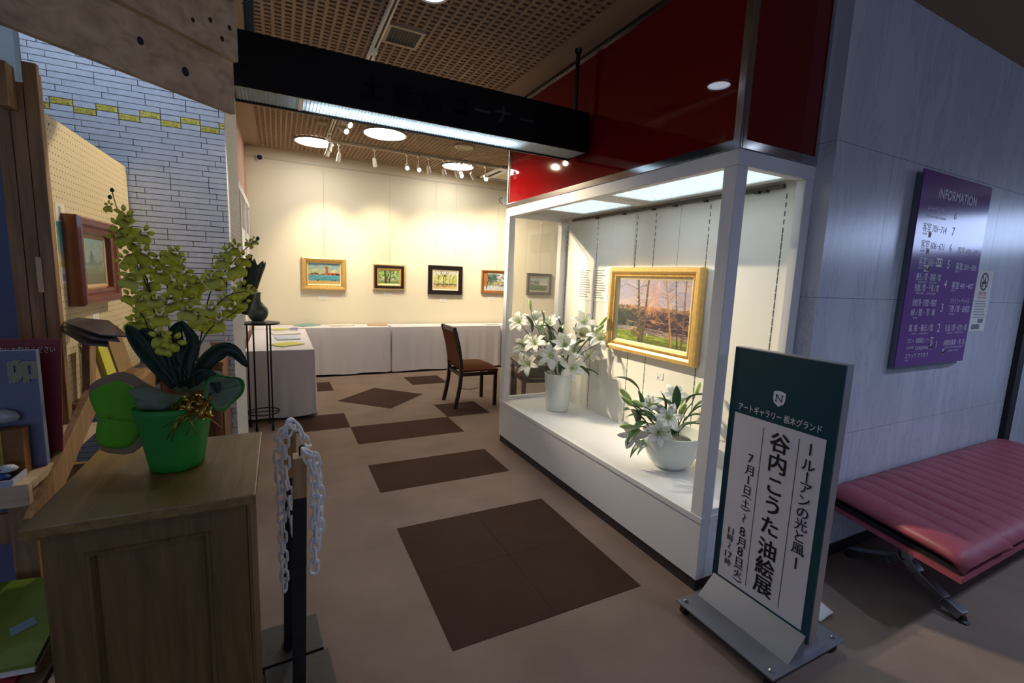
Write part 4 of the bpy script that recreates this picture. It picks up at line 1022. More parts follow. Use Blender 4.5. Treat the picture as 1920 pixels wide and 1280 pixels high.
for lvl in range(6):
    f = lvl/5
    for j in range(n):
        a = 2*PI*j/n; r = .03+.035*f; p = P0+(P1-P0)*f+(sd*math.cos(a)*r*.85+Vector((0,1,0))*math.sin(a)*r)
        if lvl == 5: p += dd*(.05*((j*7) % 5)/4-.03)
        mb.v.append(tuple(p))
for lvl in range(5):
    for j in range(n): mb.f.append((lvl*n+j, lvl*n+(j+1)%n, (lvl+1)*n+(j+1)%n, (lvl+1)*n+j))
mb.f.append(tuple(reversed(range(n)))); mb.build('body', M_bam, hv, smooth=True)
MB().bar(P0+dd*.06-sd*.045, P0+dd*.45-sd*.06, .03, .012, (0,1,0)).build('strip', M_black, hv)
MB().tube([P0+dd*.2-sd*.05, P0+dd*.25-sd*.09, P0+dd*.31-sd*.07, P0+dd*.3-sd*.03], .004, 6).build('hook', M_iron, hv, smooth='all')

# ------------------------------------------------------------------ small things on the brick wall
hx = thing('octagon_plaque', 'small dark octagonal plaque with orange rim on the white brick wall', 'plaque', (-.317, YW-.012, 1.41))
oc = [(.045*math.cos(PI/8+k*PI/4), .045*math.sin(PI/8+k*PI/4)) for k in range(8)]
MB().prism(oc, lambda a,b,t:(-.317+a, YW-.006-t, 1.41+b), 0, .008).build('plate', mat('plaque_dark', (44,24,18), rough=.4), hx)
MB().prism([(a*.8,b*.35+.008) for a,b in oc], lambda a,b,t:(-.317+a, YW-.0141-t, 1.41+b), 0, .001).build('emblem', mat('plaque_orange', (200,110,40), rough=.4), hx)
M_tan = wood('tan_wood', (104,66,40), (140,94,60), axis=2)
bc = thing('brown_side_cabinet', 'brown wooden cabinet against the white brick wall behind the orchid', 'cabinet', (-.47, 3.05, 0))
bx('carcass', M_tan, bc, -.56, -.285, 2.88, 3.235, 0, .985)
for (a, b) in ((-.553,-.427),(-.419,-.295)):
    d = bx('door', M_tan, bc, a, b, 2.866, 2.879, .06, .96, bevel=.003); bx('door_panel', wood('tan_wood_dark', (84,50,30), (112,72,44), axis=2), d, a+.03, b-.03, 2.862, 2.866, .1, .92)
bx('top', M_tan, bc, -.565, -.278, 2.86, 3.24, .985, 1.005)
cb = thing('open_carton', 'open cardboard carton with a white slip on the brown cabinet', 'box', (-.42, 3.05, 1.006))
M_card = mat('cardboard', (150,112,80), rough=.85)
bx('bottom', M_card, cb, -.545, -.30, 2.95, 3.21, 1.006, 1.010)
for (a,b,c,d) in ((-.545,-.30,2.95,2.954),(-.545,-.30,3.206,3.21),(-.545,-.541,2.954,3.206),(-.304,-.30,2.954,3.206)): bx('side', M_card, cb, a,b,c,d,1.01,1.062)
MB().bar((-.30,2.95,1.06),(-.268,2.95,1.115),.16,.003,(0,0,1)).build('flap', M_card, cb)
MB().grid([[(-.40+.012*math.sin(i*1.3),2.946-.002*j,1.09-.018*i) if True else 0 for j in range(2)] if False else [(-.405+.03*j+.006*math.sin(i*1.5),2.944,1.10-.016*i) for j in range(3)] for i in range(6)], .001).build('paper_slip', M_paper, cb)

# ------------------------------------------------------------------ chain posts
M_charred = mat('black_stained_wood', (26,26,28), rough=.55, noise=.35, nscale=18, bump=.4, bscale=40)
M_raw = wood('raw_pine', (150,116,76), (192,158,112), axis=2)
M_chain = mat('white_plastic', (240,241,244), rough=.35)
def chain_post(label, x, y, ztop, zraw, px0, px1, py0, py1, rot, lean=0.0):
    t = thing('chain_post', label, 'post', (x, y, 0), group='black wooden chain posts')
    c = ((px0+px1)/2-x, (py0+py1)/2-y); M = Matrix.Rotation(rot, 3, 'Z')
    MB().obox((c[0],c[1],.015), (px1-px0)/2, (py1-py0)/2, .015, M).build('base_plank', M_charred, t, local=True, bevel=.003)
    w, d = .021, .028
    def seg(z0, z1): 
        mb = MB(); vs = []
        for z in (z0, z1):
            for (a, b) in ((-w,-d),(w,-d),(w,d),(-w,d)): vs.append((a+lean*z, b, z))
        return mb.add(vs, [(3,2,1,0),(4,5,6,7),(0,1,5,4),(1,2,6,5),(2,3,7,6),(3,0,4,7)])
    seg(.03, zraw).build('post_shaft', M_charred, t, local=True)
    seg(zraw, ztop).build('raw_top', M_raw, t, local=True)
    MB().tube([(lean*ztop,0,ztop),(lean*ztop,0,ztop+.03)], .003, 6).tube([(lean*ztop,0,ztop+.03),(lean*ztop+.012,0,ztop+.034),(lean*ztop+.014,0,ztop+.024)], .003, 6).build('hook', M_iron, t, local=True)
    return t
chain_post('rear black wooden post with a raw pine top and a white chain', .0, 1.858, .925, .735, -.125, .115, 1.775, 1.985, math.radians(4), .026)
chain_post('front black wooden post with a raw pine top, nearest the camera', .026, 1.63, .895, .755, -.080, .145, 1.555, 1.765, math.radians(4), .024)
def link_mesh():
    R, S, r = .0135, .0125, .0052; pts = []
    for k in range(9): a = PI*k/8; pts.append((R*math.cos(a), 0, S+R*math.sin(a)))
    for k in range(9): a = PI+PI*k/8; pts.append((R*math.cos(a), 0, -S+R*math.sin(a)))
    mb = MB(); n = len(pts); m = 6
    for i, p in enumerate(pts):
        p = Vector(p); d = (Vector(pts[(i+1)%n])-Vector(pts[i-1])).normalized(); s = Vector((0,1,0)); q = d.cross(s)
        for j in range(m): a = 2*PI*j/m; mb.v.append(tuple(p+(s*math.cos(a)+q*math.sin(a))*r))
    for i in range(n):
        for j in range(m): mb.f.append((i*m+j, i*m+(j+1)%m, ((i+1)%n)*m+(j+1)%m, ((i+1)%n)*m+j))
    return mb.mesh('chain_link', M_chain, 'all')
ME_link = link_mesh()
def chain(label, runs, base):
    t = thing('plastic_chain', label, 'chain', base, group='white plastic chains'); B = Vector(base); k = 0
    for run in runs:
        P = [Vector(p) for p in run]; L = [0]
        for a, b in zip(P[:-1], P[1:]): L.append(L[-1]+(b-a).length)
        s = .016
        while s < L[-1]:
            i = max(j for j in range(len(P)-1) if L[j] <= s); f = (s-L[i])/max(1e-6, L[i+1]-L[i])
            p = P[i].lerp(P[i+1], f); d = (P[i+1]-P[i]).normalized()
            q = d.to_track_quat('Z','Y') @ Euler((0,0,(PI/2 if k % 2 else 0)+.5+random.uniform(-.25,.25))).to_quaternion()
            inst('chain_link', ME_link, t, p-B, q.to_euler()); s += .0400; k += 1
    return t
tx, ty, tz = .024, 1.858, .955
chain('white plastic chain looped in two long strands over the rear post hook', [
    [(tx,ty-.03,tz),(tx-.035,ty-.035,tz-.05),(tx-.045,ty-.04,tz-.14),(tx-.038,ty-.04,tz-.30),(tx-.036,ty-.04,tz-.46),(tx-.034,ty-.04,tz-.66)],
    [(tx,ty-.03,tz-.02),(tx-.02,ty-.045,tz-.06),(tx-.018,ty-.05,tz-.22),(tx+.006,ty-.05,tz-.42),(tx+.010,ty-.05,tz-.46)],
    [(tx+.0,ty-.03,tz),(tx+.035,ty-.04,tz-.04),(tx+.055,ty-.06,tz-.10),(tx+.045,1.66,.905)]], (tx, ty-.03, .24))
fx, fy, fz = .062, 1.63, .93
chain('white plastic chain hanging in strands at the right of the front post', [
    [(fx+.0,fy-.03,fz-.01),(fx+.03,fy-.02,fz-.035),(fx+.045,fy-.02,fz-.12),(fx+.045,fy-.02,fz-.24),(fx+.035,fy-.02,fz-.36)],
    [(fx+.005,fy-.03,fz-.02),(fx+.024,fy-.025,fz-.08),(fx+.030,fy-.025,fz-.20),(fx+.028,fy-.025,fz-.31),(fx+.02,fy-.03,fz-.46)]], (fx+.03, fy-.02, .45))

# ------------------------------------------------------------------ display cabinet with the orchid
M_oak = wood('oak_veneer', (112,86,44), (146,114,64), axis=1, rough=.38)
M_oakv = wood('oak_veneer_upright', (92,68,36), (120,92,52), axis=2, rough=.45)
cab = thing('display_cabinet', 'oak cabinet with a recessed panel door carrying the orchid', 'cabinet', (-.28, 1.5, 0))
bx('top', M_oak, cab, -.500, -.066, 1.252, 1.760, .925, .950, bevel=.003)
bx('carcass', M_oakv, cab, -.478, -.092, 1.296, 1.740, .0, .925)
fr = MB().box(-.478,-.408,1.280,1.296,.0,.925).box(-.168,-.092,1.280,1.296,.0,.925).box(-.408,-.168,1.280,1.296,.862,.925).box(-.408,-.168,1.280,1.296,.0,.12)
fr.build('door_frame', M_oakv, cab)
mo = MB()
fcab = lambda u, v, d: (-.288+u, 1.296-d, .491+v)
frame_sweep('door_moulding', M_oakv, cab, .24, .742, [(0,.016),(.003,.021),(.010,.020),(.016,.008),(.018,.001)], fcab)
for k in range(3): bx('corner_reed', M_oakv, cab, -.092, -.088+.0, 1.30+.025*k, 1.313+.025*k, .0, .905)
bx('side_panel', M_oakv, cab, -.092, -.089, 1.40, 1.70, .05, .88)

def thin(name, col, f):
    if name in MATS: return MATS[name]
    m = mat(name, col, rough=.7); nt = m.node_tree; tr = nt.nodes.new('ShaderNodeBsdfTranslucent'); tr.inputs[0].default_value = s2l(col)
    mx = nt.nodes.new('ShaderNodeMixShader'); mx.inputs[0].default_value = f
    nt.links.new(nt.nodes['Principled BSDF'].outputs[0], mx.inputs[1]); nt.links.new(tr.outputs[0], mx.inputs[2]); nt.links.new(mx.outputs[0], nt.nodes['Material Output'].inputs[0])
    return m
# orchid in its wrapped pot
oc_ = thing('potted_orchid', 'yellow green orchid in a bright green wrapped pot on the oak cabinet', 'potted plant', (-.27, 1.525, .951))
ox, oy, oz = -.27, 1.525, .951
M_wrap = mat('green_wrap', (34,134,44), rough=.6, noise=.12, nscale=9, bump=.15, bscale=200)
M_wrapl = thin('green_wrap_sheet', (112,186,48), .45); M_tissue = thin('pale_tissue', (132,150,126), .35) if True else mat('pale_tissue', (132,150,126), rough=.8)
pl = lambda a, z: 1+.030*math.sin(a*9+z*8)*(1-z/.2)+.018*math.sin(a*5+1)
MB().lathe([(.055,0),(.062,.004),(.066,.03),(.074,.08),(.083,.13),(.089,.165),(.093,.18),(.087,.182),(.08,.15)], 72, (ox,oy,oz), fn=pl).build('pot_wrap', M_wrap, oc_, smooth='all')
MB().lathe([(.083,.150),(.04,.158),(.004,.16)], 24, (ox,oy,oz)).build('moss', mat('moss', (52,60,34), rough=.95, bump=1, bscale=80), oc_, smooth=True)
def flap(name, m, c, rx, rz, tilt, bulge, f0, f1, yaw=0.0, wob=.045, n=26):
    P = []
    for i in range(7):
        f = f0+(f1-f0)*i/6; row = []
        for j in range(n+1):
            a = 2*PI*j/n; w = 1+wob*math.sin(3*a+1)+.05*math.sin(5*a)
            x = f*rx*w*math.cos(a); z = f*rz*w*math.sin(a); y = bulge*(f*f)*(1+.5*math.sin(2*a+.7))+.008*math.sin(4*a)*f
            p = Vector((x, y, z)); p = Matrix.Rotation(yaw,3,'Z') @ Matrix.Rotation(tilt,3,'Y') @ p
            row.append((c[0]+p.x, c[1]+p.y, c[2]+p.z))
        P.append(row)
    return MB().grid(P, .0012).build(name, m, oc_, smooth='all')
flap('wrap_flap', M_wrapl, (-.402,1.50,1.108), .090, .112, .25, .05, .02, .84, -.35)
flap('flap_lining', thin('beige_tissue', (160,140,112), .35), (-.402,1.502,1.108), .090, .112, .25, .05, .84, 1.03, -.35)
flap('wrap_flap', M_tissue, (-.155,1.50,1.165), .050, .050, -.3, -.03, .02, .88, .4)
flap('flap_lining', M_wrap, (-.155,1.502,1.165), .050, .050, -.3, -.03, .88, 1.0, .4)
flap('wrap_flap', M_tissue, (-.315,1.455,1.158), .052, .030, .25, .03, .02, 1.0, -.2)
flap('wrap_flap', M_tissue, (-.235,1.60,1.175), .07, .035, 0, .02, .02, 1.0, 0)
# gold ribbon
M_rib_g = mat('gold_ribbon', (176,140,58), rough=.25, metal=.85)
rbn = random.Random(11); mb = MB()
for k in range(15):
    a0 = rbn.uniform(0, 6.28); c = Vector((-.208+rbn.uniform(-.03,.03), 1.455+rbn.uniform(-.01,.015), 1.138+rbn.uniform(-.018,.022))); r = rbn.uniform(.016,.030); ax = Vector((math.cos(a0), rbn.uniform(-.5,.2), math.sin(a0))).normalized(); u = ax.orthogonal().normalized(); v = ax.cross(u)
    P = []
    for j in range(15):
        a = 2*PI*j/14*.92; p = c+(u*math.cos(a)+v*math.sin(a)*.7)*r
        P.append([p-ax*.006, p+ax*.006])
    mb.grid(P, .0004)
mb.build('ribbon_bow', M_rib_g, oc_, smooth='all')
mb = MB()
for k in range(9):
    s = Vector((-.21+rbn.uniform(-.03,.02), 1.452, 1.12)); e = s+Vector((rbn.choice([-1,1,-1])*rbn.uniform(.02,.09), rbn.uniform(-.02,-.005), -rbn.uniform(.02,.07))); m_ = (s+e)/2+Vector((0,-.012,.012))
    mb.tube([s, m_, e], .0014, 5)
mb.build('ribbon_tails', M_rib_g, oc_, smooth='all')
# leaves, stems, blossoms
M_oleaf = mat('orchid_leaf', (24,46,30), rough=.42, noise=.2, nscale=10, spec=.3)
M_ostem = mat('orchid_stem', (52,66,36), rough=.5)
def smooth_path(P, n=14):
    P = [Vector(p) for p in P]; out = []
    for i in range(n+1):
        f = i/n*(len(P)-1); k = min(int(f), len(P)-2); t_ = f-k
        p0, p1, p2, p3 = P[max(k-1,0)], P[k], P[k+1], P[min(k+2,len(P)-1)]
        out.append(0.5*((2*p1)+(p2-p0)*t_+(2*p0-5*p1+4*p2-p3)*t_*t_+(3*p1-p0-3*p2+p3)*t_**3))
    return out
for li, (path, wd, dy) in enumerate(zip(OL, (.044,.036,.042,.034,.044,.034,.04), (-.02,.0,.03,.02,-.03,-.06,.02))):
    pts = smooth_path([(p[0], p[1]+dy*i/len(path), p[2]) for i, p in enumerate(path)]); P = []
    for i, p in enumerate(pts):
        s = i/(len(pts)-1); w = wd*(math.sin(PI*min(1,.12+s*.87)))**.7; d = (pts[min(i+1,len(pts)-1)]-pts[max(i-1,0)]).normalized()
        side = d.cross(Vector((.25,-1,.15))).normalized(); nrm = side.cross(d)
        P.append([p+side*w*v+nrm*abs(v)*w*.5 for v in (-.5,-.25,0,.25,.5)])
    MB().grid(P, .0014).build('leaf', M_oleaf, oc_, smooth='all')
for path in OS:
    pts = smooth_path([(p[0], p[1]+.02*math.sin(i*1.7), p[2]) for i, p in enumerate(path)]); n = len(pts)
    MB().tube(pts, [.0011+.0012*i/(n-1) for i in range(n)], 6).build('stem', M_ostem, oc_, smooth='all')
M_oflow = radial_mat('orchid_petal', (118,86,18), (232,232,84), .004, .014, rough=.55, trans=.35)
M_oflow2 = radial_mat('orchid_petal_pale', (128,100,26), (234,236,110), .004, .014, rough=.55, trans=.35)
def orchid_mesh(m, big):
    mb = MB()
    for k, az in enumerate((90, 162, 18, 225, 315)):
        mb.grid(petal_rows(.017, .011, 25, -20, math.radians(az), n=5, m=5, keel=.15, ruffle=.001), .0005)
    P = []   # broad two-lobed lip
    for i in range(6):
        s = i/5; w = big*(.35+.9*math.sin(PI*min(1, .1+s*.72))); row = []
        for j in range(9):
            v = (j/8-.5)*2; row.append((v*w*.5, -.002-s*big*.82+(.12*big*abs(math.cos(v*PI*.5)) if i == 5 else 0), .004+.004*math.sin(s*3)-.006*s*s-.003*abs(v)+.003*math.sin(v*8+s*5)*s))
        P.append(row)
    mb.grid(P, .0005)
    return mb.mesh('blossom', m, 'all')
ME_or = [orchid_mesh(M_oflow, .034), orchid_mesh(M_oflow2, .030), orchid_mesh(M_oflow, .026)]
ro = random.Random(21)
for i, p in enumerate(OF[:-20]):
    d = Vector((ro.uniform(-.6,.6), -1+ro.uniform(-.1,.6), ro.uniform(-.25,.4))).normalized()
    q = d.to_track_quat('Z','Y') @ Euler((0,0,ro.uniform(-.6,.6))).to_quaternion()
    inst('blossom', ME_or[i % 3], oc_, Vector(p)-Vector((ox,oy,oz)), q.to_euler(), ro.uniform(.9,1.35)*(.6 if i in (0,48,49,62,63) else 1))
for p in ((-.368,1.525,1.690),(-.372,1.52,1.672),(-.050,1.525,1.594)): inst('orchid_bud', MB().lathe([(.001,-.005),(.0042,-.002),(.0045,.003),(.001,.007)], 8).mesh('orchid_bud', M_ostem, 'all'), oc_, Vector(p)-Vector((ox,oy,oz)))

# ------------------------------------------------------------------ rustic shop stall on the left
M_pine = wood('pine_plank', (164,140,114), (206,182,152), axis=0, rough=.65, scale=1.6)
M_pinev = wood('pine_post', (122,92,62), (166,130,90), axis=2, rough=.65)
M_knot = mat('pine_knot', (34,22,16), rough=.8)
stall = thing('shop_stall', 'rustic pine stall frame with lapped fascia planks and a pegboard side', 'stall', (-.75, 2.2, 0))
e0 = Vector((-.137, 2.0, 0)); ed = Vector((-.7071,-.7071,0)); en = Vector((.7071,-.7071,0))
def plank(z0, z1, off, L, th=.022, name='fascia_plank', tilt=0.0, l0=0.0):
    mb = MB(); vs = []
    for (s, t_) in ((l0,0),(L,0),(L,th),(l0,th)):
        for z in (z0, z1): p = e0+ed*s+en*(off+t_+tilt*(z-z0)); vs.append((p.x, p.y, z))
    mb.add(vs, [(0,2,3,1),(2,4,5,3),(4,6,7,5),(6,0,1,7),(0,6,4,2),(1,3,5,7)])
    return mb.build(name, M_pine, stall)
p1 = plank(2.046, 2.26, 0, 1.7); p2 = plank(2.215, 2.40, .024, 1.7); plank(2.395, 2.58, .046, 1.7, l0=.02)
for (pl_, s, z, r, off) in ((p1,.175,2.115,.010,.0226),(p1,.305,2.145,.008,.0226),(p1,.55,2.19,.010,.0226),(p2,.10,2.30,.006,.0466),(p2,.16,2.27,.005,.0466),(p2,.03,2.31,.006,.0466),(p2,.06,2.262,.006,.0466)):
    c = e0+ed*s+en*off; MB().prism([(r*math.cos(k*PI/5)*1.1, r*math.sin(k*PI/5)*1.4) for k in range(10)], lambda a,b,t_: tuple(Vector((c.x,c.y,z))+ed*a+Vector((0,0,b))+en*t_), -.0005, .0006).build('knot', M_knot, pl_)
# posts
for (a, b) in ((-.800,-.765),(-.763,-.728),(-.726,-.690)): bx('post', M_pinev, stall, a, b, 2.15, 2.172, .0, 2.08 if a < -.73 else 2.145, bevel=.002)
bx('post', M_pinev, stall, -.727, -.706, 2.173, 2.235, .0, 2.13, bevel=.002)
bx('tie_beam', M_pinev, stall, -.772, -.742, 2.09, 2.148, 1.985, 2.12, bevel=.002)
bx('slot_light', mat('slot_light_tone', (206,176,136), rough=.5), stall, -.737, -.722, 2.143, 2.149, 1.40, 1.52, bevel=.002)  # pale strip painted in place of light passing through a slot
for z in (1.97, 2.05): MB().tube([(-.6879,2.2,z),(-.6865,2.2,z)], .004, 8).build('nail', M_black, stall)
def pegmat():
    m = mat('pegboard', (216,200,162), rough=.75); nt = m.node_tree; b = nt.nodes['Principled BSDF']
    g = nt.nodes.new('ShaderNodeNewGeometry'); sp = nt.nodes.new('ShaderNodeSeparateXYZ'); nt.links.new(g.outputs['Position'], sp.inputs[0])
    ds = []
    for k in (1, 2):
        m1 = nt.nodes.new('ShaderNodeMath'); m1.operation = 'DIVIDE'; m1.inputs[1].default_value = .0254; nt.links.new(sp.outputs[k], m1.inputs[0])
        m2 = nt.nodes.new('ShaderNodeMath'); m2.operation = 'FRACT'; nt.links.new(m1.outputs[0], m2.inputs[0])
        m3 = nt.nodes.new('ShaderNodeMath'); m3.operation = 'SUBTRACT'; m3.inputs[1].default_value = .5; nt.links.new(m2.outputs[0], m3.inputs[0])
        m4 = nt.nodes.new('ShaderNodeMath'); m4.operation = 'POWER'; m4.inputs[1].default_value = 2; ab = nt.nodes.new('ShaderNodeMath'); ab.operation = 'ABSOLUTE'; nt.links.new(m3.outputs[0], ab.inputs[0]); nt.links.new(ab.outputs[0], m4.inputs[0]); ds.append(m4)
    s = nt.nodes.new('ShaderNodeMath'); s.operation = 'ADD'; nt.links.new(ds[0].outputs[0], s.inputs[0]); nt.links.new(ds[1].outputs[0], s.inputs[1])
    lt = nt.nodes.new('ShaderNodeMath'); lt.operation = 'LESS_THAN'; lt.inputs[1].default_value = .014; nt.links.new(s.outputs[0], lt.inputs[0])
    mx = nt.nodes.new('ShaderNodeMix'); mx.data_type = 'RGBA'; nt.links.new(lt.outputs[0], mx.inputs[0]); mx.inputs[6].default_value = s2l(216,200,162); mx.inputs[7].default_value = s2l(70,52,32)
    nt.links.new(mx.outputs[2], b.inputs['Base Color']); return m
bx('pegboard', pegmat(), stall, -.727, -.715, 2.236, 3.235, .95, 2.02)
bx('ledge', M_pinev, stall, -.714, -.585, 2.24, 2.96, .955, .975)
bx('ledge_front', M_pinev, stall, -.585, -.572, 2.24, 2.96, .90, .985)
bx('shelf', M_pine, stall, -1.30, -.60, 1.60, 2.14, .905, .927)
bx('shelf_edge', M_pine, stall, -1.30, -.60, 1.575, 1.60, .87, .93, bevel=.002)
MB().bar((-.598,2.06,1.035),(-.602,1.58,.80),.018,.09,(0,-.4,1)).build('side_rail', M_pinev, stall)
MB().bar((-.604,2.10,1.22),(-.604,2.06,1.02),.02,.06,(0,1,0)).build('bracket', M_pinev, stall)
bx('lower_shelf', M_pinev, stall, -1.2, -.515, 1.30, 1.75, .52, .54)
bx('shelf_leg', M_pinev, stall, -.560, -.520, 1.50, 1.54, .0, .52); bx('shelf_leg', M_pinev, stall, -.660, -.610, 1.62, 1.66, .54, .90)
bx('back_slats', M_pinev, stall, -1.3, -.55, 1.95, 1.97, .60, .70); bx('back_slats', M_pinev, stall, -1.3, -.55, 1.95, 1.97, .74, .84)
bp_ = thing('blue_panel', 'plain slate blue upright panel behind the stall post', 'panel', (-1.4, 2.6, 0))
bx('sheet', mat('slate_blue', (92,104,140), rough=.7), bp_, -2.0, -.90, 2.60, 2.615, .0, 2.15)
bx('edge_strip', M_black, bp_, -.90, -.885, 2.598, 2.617, .0, 2.15)

# framed print and papers on the pegboard
fp = thing('framed_print', 'small misty print in a deep reddish brown frame on the pegboard', 'picture', (-.69, 2.54, 1.34))
M_mahog = mat('red_brown_frame', (126,64,34), rough=.25, coat=.4, noise=.1, nscale=12)
fw_, fh_ = .46, .345
ff = lambda u, v, d: (-.7149+d, 2.545+u, 1.512+v)
frame_sweep('frame', M_mahog, fp, fw_, fh_, [(0,0),(0,.045),(.008,.054),(.03,.052),(.04,.040),(.048,.046),(.060,.040),(.066,.022)], ff)
frame_sweep('mat_slip', mat('peach_mat', (206,170,130), rough=.6), fp, fw_-.132, fh_-.132, [(0,.022),(.012,.018)], ff)
c = Canvas(60, 44); c.grad(.0,.45,(120,122,96),(130,140,116)); c.grad(.4,1,(150,172,160),(140,168,166)); c.blobs(40,0,1,.3,.9,.15,.08,[(150,160,140),(130,150,140),(160,170,150)],.3); c.ell(.5,.55,.09,.12,(96,116,120),.8); c.ell(.5,.65,.04,.09,(90,112,118),.8); c.blobs(20,.2,.9,.42,.5,.06,.03,[(110,126,120),(120,130,116)],.6); c.tex(.04)
picture('print', c, fp, lambda u, v, d: ff((u-.5)*(fw_-.155), (v-.5)*(fh_-.155), .017))
fl_ = thing('tall_flyer', 'tall narrow teal and white flyer pinned at the pegboard edge', 'flyer', (-.714, 2.31, 1.42))
c = Canvas(12, 48, (226,222,206)); c.rect(0,1,.60,.78,(70,150,150)); c.grad(.28,.6,(196,196,180),(90,160,160)); c.put((c.Y < .36) & (c.Y > .2) & (c.Y-.36 < (c.X-.5)*.2), (206,184,96)); c.rect(.35,.6,.8,.95,(160,150,140)); c.rect(0,1,.0,.19,(232,230,222)); c.rect(.1,.8,.05,.12,(180,176,170))
picture('sheet', c, fl_, lambda u, v, d: (-.7140, 2.272+u*.085, 1.425+v*.295))
bx('backing', M_paper, fl_, -.7149, -.7142, 2.272, 2.357, 1.425, 1.72)
pt_ = thing('price_tag', 'small white price tag on the pegboard under the framed print', 'label card', (-.714, 2.59, 1.24))
bx('card', M_paper, pt_, -.7149, -.7139, 2.553, 2.632, 1.237, 1.289)
lettering('print', M_ink, pt_, [('- -', 2.592, 1.275, .016), ('-5-', 2.592, 1.255, .018)], lambda u, v, d: (-.7139+d, u, v))
# acrylic rack with brochures on the ledge
rk = thing('brochure_rack', 'clear acrylic brochure rack standing on the stall ledge', 'rack', (-.64, 2.35, .976))
for y in (2.26, 2.52, 2.78): MB().add([(-.705,y,.977),(-.60,y,.977),(-.60,y,1.06),(-.675,y,1.262),(-.705,y,1.262),(-.705,y+.003,.977),(-.60,y+.003,.977),(-.60,y+.003,1.06),(-.675,y+.003,1.262),(-.705,y+.003,1.262)],[(0,1,2,3,4),(9,8,7,6,5),(0,5,6,1),(1,6,7,2),(2,7,8,3),(3,8,9,4),(4,9,5,0)]).build('divider', M_glass, rk)
bx('front_lip', M_glass, rk, -.603, -.600, 2.263, 2.78, .977, 1.05)
def leaflet(label, y0, y1, z0, z1, x0, x1, col, cat='brochure', lean=.05):
    t = thing('brochure', label, cat, ((x0+x1)/2, (y0+y1)/2, z0), group='brochures in the rack')
    vs = []
    for (z, o) in ((z0, lean), (z1, 0)):
        for (x, y) in ((x0,y0),(x1,y0),(x1,y1),(x0,y1)): vs.append((x+o, y, z))
    MB().add(vs, [(3,2,1,0),(4,5,6,7),(0,1,5,4),(1,2,6,5),(2,3,7,6),(3,0,4,7)]).build('sheets', mat('leaf_%d_%d_%d' % col, col, rough=.5, noise=.15, nscale=9), t)
leaflet('tan brochure at the left of the acrylic rack', 2.29, 2.36, .98, 1.19, -.69, -.682, (170,130,84))
leaflet('brochure with a bright yellow spine in the acrylic rack', 2.40, 2.50, .98, 1.24, -.69, -.676, (200,196,60))
leaflet('grey white brochure behind the yellow spined one', 2.425, 2.51, .98, 1.25, -.705, -.698, (196,196,190))
leaflet('brown brochure with a dark photo strip at the right of the rack', 2.56, 2.76, .98, 1.22, -.69, -.682, (150,118,78))
for k, (dz, dy, lab) in enumerate(((0,0,'top'),(-.012,.012,'middle'),(-.026,.0,'bottom'))):
    t = thing('dark_leaflet', 'dark glossy leaflet sticking out over the rack, %s one of the fanned three' % lab, 'brochure', (-.62, 2.25, 1.29+dz), group='dark leaflets over the rack')
    rot_ = Matrix.Rotation(-.05*k, 3, 'Z'); poly = [rot_ @ (Vector(p)-Vector((-.705,2.30,0)))+Vector((-.705,2.30,0)) for p in ((-.692,2.18,0),(-.52,1.915,0),(-.43,1.85,0),(-.578,2.233,0),(-.705,2.36,0))]
    MB().prism([(p.x, p.y) for p in poly], lambda a, b, t_: (a, b, 1.290+dz+t_-.015*(b < 2.0)), 0, .004).build('sheet', mat('dark_gloss_print', (54,50,62), rough=.25, noise=.3, nscale=8), t)

# goods on the stall shelf
rc = thing('red_notice_card', 'dark red notice card with white Japanese lettering on the stall shelf', 'sign', (-.66, 1.79, .93))
vs = [(-.95,1.775,.928),(-.592,1.775,.928),(-.577,1.79,1.282),(-.95,1.79,1.292),(-.95,1.78,.928),(-.592,1.78,.928),(-.577,1.795,1.282),(-.95,1.795,1.292)]
MB().add(vs, [(3,2,1,0),(4,5,6,7),(0,1,5,4),(1,2,6,5),(2,3,7,6),(3,0,4,7)]).build('card', mat('dark_red_card', (122,14,28), rough=.5), rc)
lettering('lettering', M_inkw, rc, [('ご自由にお取りください', -.70, 1.253, .022, (-.735,-.590))], lambda u, v, d: (u, 1.7865-d, v), lift=.001)
gb = thing('grey_box', 'grey blue box with raised stone coloured lettering on the stall shelf', 'box', (-.70, 1.72, 1.05))
bx('face', mat('grey_blue_card', (104,112,140), rough=.6, noise=.06, nscale=10), gb, -.86, -.607, 1.715, 1.735, .928, 1.262)
lettering('raised_lettering', mat('stone_letters', (150,146,124), rough=.7), gb, [('卯', -.637, 1.205, .066, 'C', .06)], lambda u, v, d: (u, 1.7145-d, v), lift=.004)
MB().lathe([(.002,0),(.03,.008),(.036,.02),(.028,.034),(.01,.042)], 14, (-.685,1.70,1.062), sx=1.1, sy=.4).build('wrapped_sweet', mat('cellophane', (160,170,170), rough=.15, bump=1, bscale=50), gb, smooth='all')
bb = thing('brown_packet', 'brown and amber packet standing in front of the grey box', 'packet', (-.70, 1.69, .93))
bx('body', mat('amber_card', (120,78,26), rough=.45, noise=.2, nscale=12), bb, -.80, -.632, 1.66, 1.697, .928, 1.055)
bx('yellow_band', mat('yellow_band', (176,150,50), rough=.45), bb, -.683, -.672, 1.658, 1.660, .930, 1.053)
tr = thing('black_tray', 'black tray with a pale rim at the front of the stall shelf', 'tray', (-.72, 1.63, .928))
bx('bottom', M_black, tr, -.90, -.63, 1.58, 1.655, .928, .934); bx('rim', mat('pale_rim', (170,176,196), rough=.4), tr, -.90, -.63, 1.575, 1.580, .928, .945); bx('rim', mat('pale_rim', (170,176,196), rough=.4), tr, -.632, -.628, 1.580, 1.655, .928, .945)
